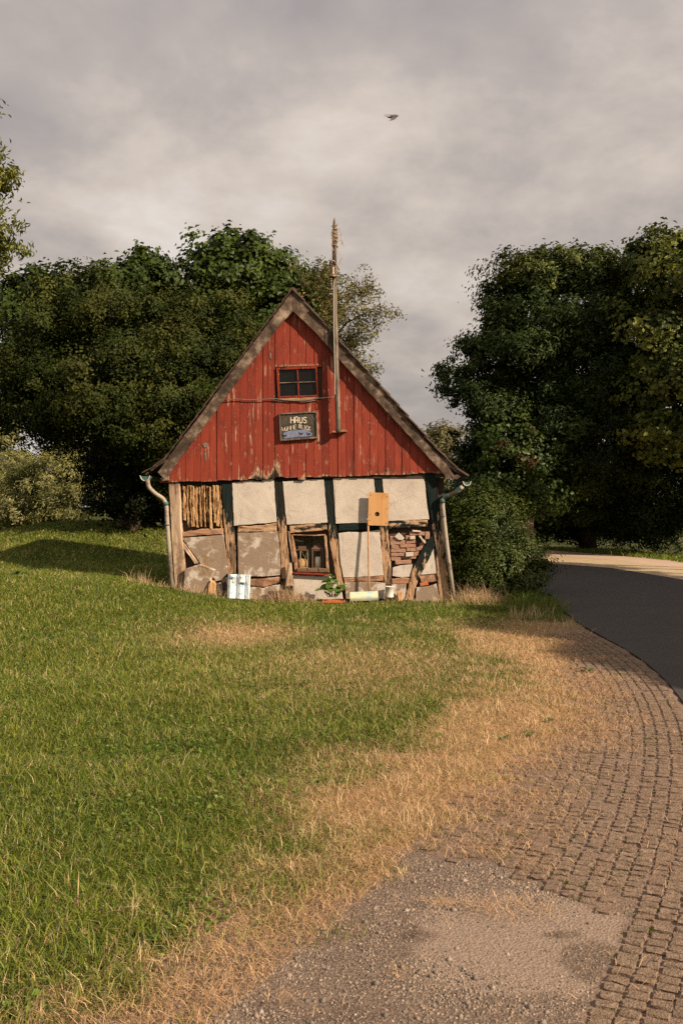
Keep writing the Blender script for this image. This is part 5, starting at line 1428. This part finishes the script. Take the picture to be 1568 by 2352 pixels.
# tall tufts along the wall foot, the bush and the road edge
def tuft(cx_, cy_, n, r, h0, h1, pal, lean=(.2, 1.2), w=.004):
    a = rng.random(n) * 2 * PI; rr_ = r * np.sqrt(rng.random(n))
    x, y = cx_ + rr_ * np.cos(a), cy_ + rr_ * np.sin(a) * .6
    parts.append(blades(x, y, h0 + (h1 - h0) * rng.random(n), w * (.6 + .7 * rng.random(n)), lean[0] + (lean[1] - lean[0]) * rng.random(n), np.array(pal)[rng.integers(0, len(pal), n)] * (.65 + .6 * rng.random((n, 1)))))
for (u, n, r, hh) in ((318, 90, .18, .42), (345, 60, .2, .3), (400, 60, .2, .28), (430, 70, .2, .34), (470, 60, .2, .30), (505, 60, .15, .34), (585, 90, .22, .28), (620, 130, .22, .35), (665, 260, .22, .55), (650, 160, .25, .45), (700, 140, .2, .32), (730, 60, .2, .22), (800, 50, .2, .2), (850, 60, .25, .18), (905, 60, .2, .22), (960, 60, .2, .2), (1005, 60, .2, .25), (1055, 120, .25, .38), (1090, 320, .3, .55), (1120, 220, .35, .45), (1150, 120, .3, .35)):
    q = L2W(F(u, 1370, -.22 - .1 * random.random())); tuft(q.x, q.y, n, r, hh * .3, hh, DRY)
for (u, v, n, hh, pal) in ((1200, 1385, 260, .4, GREEN), (1235, 1392, 260, .42, GREEN), (1262, 1405, 200, .36, GREEN), (1180, 1400, 220, .3, GREEN), (1250, 1425, 160, .25, GREEN), (1275, 1440, 120, .22, DRY), (1140, 1400, 160, .25, GREEN), (1290, 1460, 90, .2, DRY), (1215, 1420, 120, .35, DRY)):
    Yq = 3659 / (v - 1164); tuft((u - U0) / FPX * Yq, Yq, n, .35, hh * .35, hh, pal, (.1, .8), .0055)
v, f, c = join(parts)
o = np_obj('dry_grass', v, f, M['straw'], c); tag(o, 'dry straw coloured grass along the paver edge and the wall foot', 'grass', kind='stuff')
# green tufts in the paver joints
parts = []
n = 760
yy_ = rng.uniform(2.6, 12, n); xx_ = laneX(yy_, rng.uniform(-2.4, -.9, n))
kk = (vnoise(xx_ * 2.2, yy_ * 2.2, 51) > .42) & (fields(xx_, yy_)[3] < .3)
for a, b in zip(xx_[kk], yy_[kk]):
    tuft(a, b, int(rng.integers(14, 46)), .045, .008, .035, GREEN * .8, (.3, 1.3), .0032)
x, y = sample(24, 40, lambda q: 260 + 0 * q)
dd = np.abs(np.interp(y, PB[::1, 1], PB[:, 0]) + .35 - x); k = (dd < .7) & (y > 25) & (y < 39.5)
x, y = x[k], y[k]; parts.append(blades(x, y, .08 + .16 * rng.random(len(x)), .02 + 0 * x, .2 + .7 * rng.random(len(x)), GREEN[rng.integers(0, 5, len(x))] * 1.2))
v, f, c = join(parts); o = np_obj('joint_grass', v, f, M['grass'], c); tag(o, 'short green grass sprouting between the pavers and on the far verge', 'grass', kind='stuff')

# broad-leaved weeds in the lawn
wl = [(945, 1935, .04, 'single pale broad leaf standing in the lawn'), (780, 1590, .08, 'small pale leaved weed in the middle of the lawn'), (1215, 1695, .08, 'low green weed on the straw at the paver edge'), (1155, 1705, .07, 'small dark weed lying in the straw'), (1255, 1665, .08, 'tiny weed nearest the straw patch on the pavers'), (1350, 1545, .10, 'weed in the pavers close to the road shadow'), (40, 1290, .22, 'tall broad weed on the mound at the left edge'), 
      (205, 1830, .06, 'weed with round leaves low in the left lawn'), (330, 1990, .06, 'broad weed between grass blades near the lower left'), (560, 2090, .05, 'pale weed near the gravel edge of the lawn')]
for (u, v, s_, lab) in wl:
    Yq = 3659 / (v - 1164); xq = (u - U0) / FPX * Yq
    if u == 40: Yq = 17.5; xq = (u - U0) / FPX * Yq
    t = tag(empty('weed', (xq, Yq, gzf(xq, Yq))), lab, 'weed', 'broad leaved weeds')
    P, T, Nn, L = [], [], [], []
    for k in range(9 if s_ > .05 else 3):
        a = random.uniform(0, 2 * PI); d = Vector((math.cos(a), math.sin(a), random.uniform(.2, .9))).normalized(); l = s_ * random.uniform(.5, .9)
        P.append(d * l * .55 + Vector((0, 0, .02))); T.append(d); Nn.append((0, 0, 1)); L.append(l)
    leaf_rich('leaves', P, T, Nn, L, M['leaf_gloss'], t, [(.09, .13, .03), (.07, .11, .03), (.12, .15, .05)], .5)
    m_ = MB(); m_.tube([(0, 0, -.02), (0, 0, s_ * .3)], .003, 5); m_.build('stem', bpy.data.materials['green_stem'], t)

# ------------------------------------------------------------------ swallow
YS = 21.0
sw = tag(empty('swallow', W(897, 268, YS)), 'dark swallow gliding across the cloudy sky', 'bird')
def sp(u, v, dy=0): return W(u, v, YS + dy) - W(897, 268, YS)
def m_bird(n, c): return m_plain(n, c, .6, .25, 60)
m_ = MB()
m_.tube([sp(914.5, 267), sp(912.5, 265.8), sp(909, 265.8), sp(904, 267), sp(899, 268.5), sp(893, 269.5), sp(888, 268.3)], [.004, .020, .026, .034, .030, .018, .006], 12)
m_.tube([sp(913, 266), sp(915.6, 266.3)], [.008, .001], 6)
m_.build('body', m_bird('swallow_body', (.10, .085, .08)), sw, smooth=True)
def wing(pts_lead, pts_trail, name, th=.006):
    vs, fs = [], []; n = len(pts_lead)
    for k in range(n):
        for p in (pts_lead[k], pts_trail[k]):
            vs += [tuple(p + Vector((0, -th / 2, 0))), tuple(p + Vector((0, th / 2, .001)))]
    for k in range(n - 1):
        a, b = 4 * k, 4 * k + 4
        fs += [(a, a + 2, b + 2, b), (a + 1, b + 1, b + 3, a + 3), (a, b, b + 1, a + 1), (a + 2, a + 3, b + 3, b + 2)]
    m = MB(); m.add(vs, fs); return m.build(name, m_bird('swallow_wing', (.085, .065, .06)), sw)
wing([sp(911, 267.5, -.02), sp(910.5, 271, -.12), sp(906, 274.5, -.2), sp(899, 276.8, -.26), sp(893, 277.4, -.3)], [sp(901, 268, -.02), sp(900, 270.5, -.12), sp(897, 273.5, -.2), sp(895, 276, -.26), sp(892.6, 277.3, -.3)], 'wing')
wing([sp(910, 265, .02), sp(906, 263.8, .12), sp(896, 263.6, .2), sp(887, 263.6, .24), sp(880, 264.4, .26)], [sp(902, 266.2, .02), sp(899, 265.8, .12), sp(893, 264.8, .2), sp(886, 264.6, .24), sp(880, 264.7, .26)], 'wing')
wing([sp(895, 269), sp(889, 267.4), sp(883, 266.9)], [sp(895, 270), sp(889, 268.4), sp(883, 267.2)], 'tail')

# ------------------------------------------------------------------ sky, sun, camera
SUN_EL, SUN_AZ = math.radians(30), math.radians(56)      # sun behind the camera, to the right
d = Vector((-math.sin(SUN_AZ) * math.cos(SUN_EL), math.cos(SUN_AZ) * math.cos(SUN_EL), -math.sin(SUN_EL)))
L = bpy.data.lights.new('sun', 'SUN'); L.energy = 5.0; L.angle = math.radians(.55); L.color = (1, .80, .58)
so = bpy.data.objects.new('sun', L); so.rotation_euler = d.to_track_quat('-Z', 'Y').to_euler(); so.location = (20, -20, 30); COL.objects.link(so)

w = bpy.data.worlds.new('World'); S.world = w; w.use_nodes = True; nt = w.node_tree
bg = nt.nodes['Background']; N_ = nt.nodes.new; LK = nt.links.new
sky = N_('ShaderNodeTexSky'); sky.sky_type = 'NISHITA'; sky.sun_disc = False; sky.sun_elevation = SUN_EL; sky.sun_rotation = PI - SUN_AZ
sky.air_density = 1.0; sky.dust_density = 2.0; sky.ozone_density = 1.0
tc = N_('ShaderNodeTexCoord'); sx = N_('ShaderNodeSeparateXYZ'); LK(tc.outputs['Generated'], sx.inputs[0])
def wm(op, a, b=0.0):
    n = N_('ShaderNodeMath'); n.operation = op
    for s_, q in zip(n.inputs, (a, b)):
        if isinstance(q, bpy.types.NodeSocket): LK(q, s_)
        else: s_.default_value = q
    return n.outputs[0]
zc = wm('ADD', wm('MAXIMUM', sx.outputs[2], 0.0), .34)
cb_ = N_('ShaderNodeCombineXYZ'); LK(wm('DIVIDE', sx.outputs[0], zc), cb_.inputs[0]); LK(wm('DIVIDE', sx.outputs[1], zc), cb_.inputs[1])
def wn(scale, detail, rough, off, dist=0.0):
    mp_ = N_('ShaderNodeMapping'); LK(cb_.outputs[0], mp_.inputs[0]); mp_.inputs['Location'].default_value = off
    n = N_('ShaderNodeTexNoise'); LK(mp_.outputs[0], n.inputs['Vector']); n.inputs['Scale'].default_value = scale; n.inputs['Detail'].default_value = detail; n.inputs['Roughness'].default_value = rough; n.inputs['Distortion'].default_value = dist
    return n.outputs['Fac']
n1 = wn(1.15, 8, .50, (5.3, 2.2, 0), .12); n2 = wn(3.6, 9, .58, (8.2, .4, 2), .12)
mixv = wm('ADD', wm('MULTIPLY', n1, .62), wm('MULTIPLY', n2, .38))
rp = N_('ShaderNodeValToRGB'); LK(mixv, rp.inputs[0]); el = rp.color_ramp.elements
for e, (p, c) in zip([el[0], el[1], el.new(.5), el.new(.57)], [(.36, (.225, .202, .197)), (.62, (.62, .53, .44)), (.455, (.300, .264, .243)), (.535, (.42, .364, .318))]):
    e.position = p; e.color = (*c, 1)
# brighter towards the zenith, as in a broken stratus layer lit from above
up_ = N_('ShaderNodeMapRange'); LK(sx.outputs[2], up_.inputs['Value']); up_.inputs['From Min'].default_value = .05; up_.inputs['From Max'].default_value = .48; up_.inputs['To Min'].default_value = .86; up_.inputs['To Max'].default_value = 1.18
vs_ = N_('ShaderNodeVectorMath'); vs_.operation = 'SCALE'; LK(rp.outputs[0], vs_.inputs[0]); LK(up_.outputs[0], vs_.inputs['Scale'])
sk = N_('ShaderNodeVectorMath'); sk.operation = 'SCALE'; LK(sky.outputs[0], sk.inputs[0]); sk.inputs['Scale'].default_value = 1.0
bg2 = N_('ShaderNodeBackground'); LK(vs_.outputs[0], bg2.inputs[0]); bg2.inputs[1].default_value = 1.0
LK(sk.outputs[0], bg.inputs[0]); bg.inputs[1].default_value = .05
mx = N_('ShaderNodeMixShader'); mx.inputs[0].default_value = .93; LK(bg.outputs[0], mx.inputs[1]); LK(bg2.outputs[0], mx.inputs[2])
LK(mx.outputs[0], nt.nodes['World Output'].inputs[0])

cam = bpy.data.cameras.new('camera'); co = bpy.data.objects.new('camera', cam); COL.objects.link(co); S.camera = co
cam.sensor_fit = 'VERTICAL'; cam.sensor_height = 36; cam.lens = 36 * FPX / 2352
co.location = (0, 0, EYE); co.rotation_euler = (PI / 2, 0, 0)
cam.shift_y = -12 / 2352; cam.clip_end = 6000; cam.clip_start = .05
S.view_settings.view_transform = 'Standard'; S.view_settings.look = 'None'; S.view_settings.exposure = .66; S.view_settings.gamma = 1
S.render.engine = 'CYCLES'
cy = S.cycles
cy.max_bounces = 5; cy.diffuse_bounces = 3; cy.glossy_bounces = 2; cy.transmission_bounces = 3; cy.transparent_max_bounces = 4
cy.use_adaptive_sampling = True; cy.adaptive_threshold = .01
cy.use_denoising = False
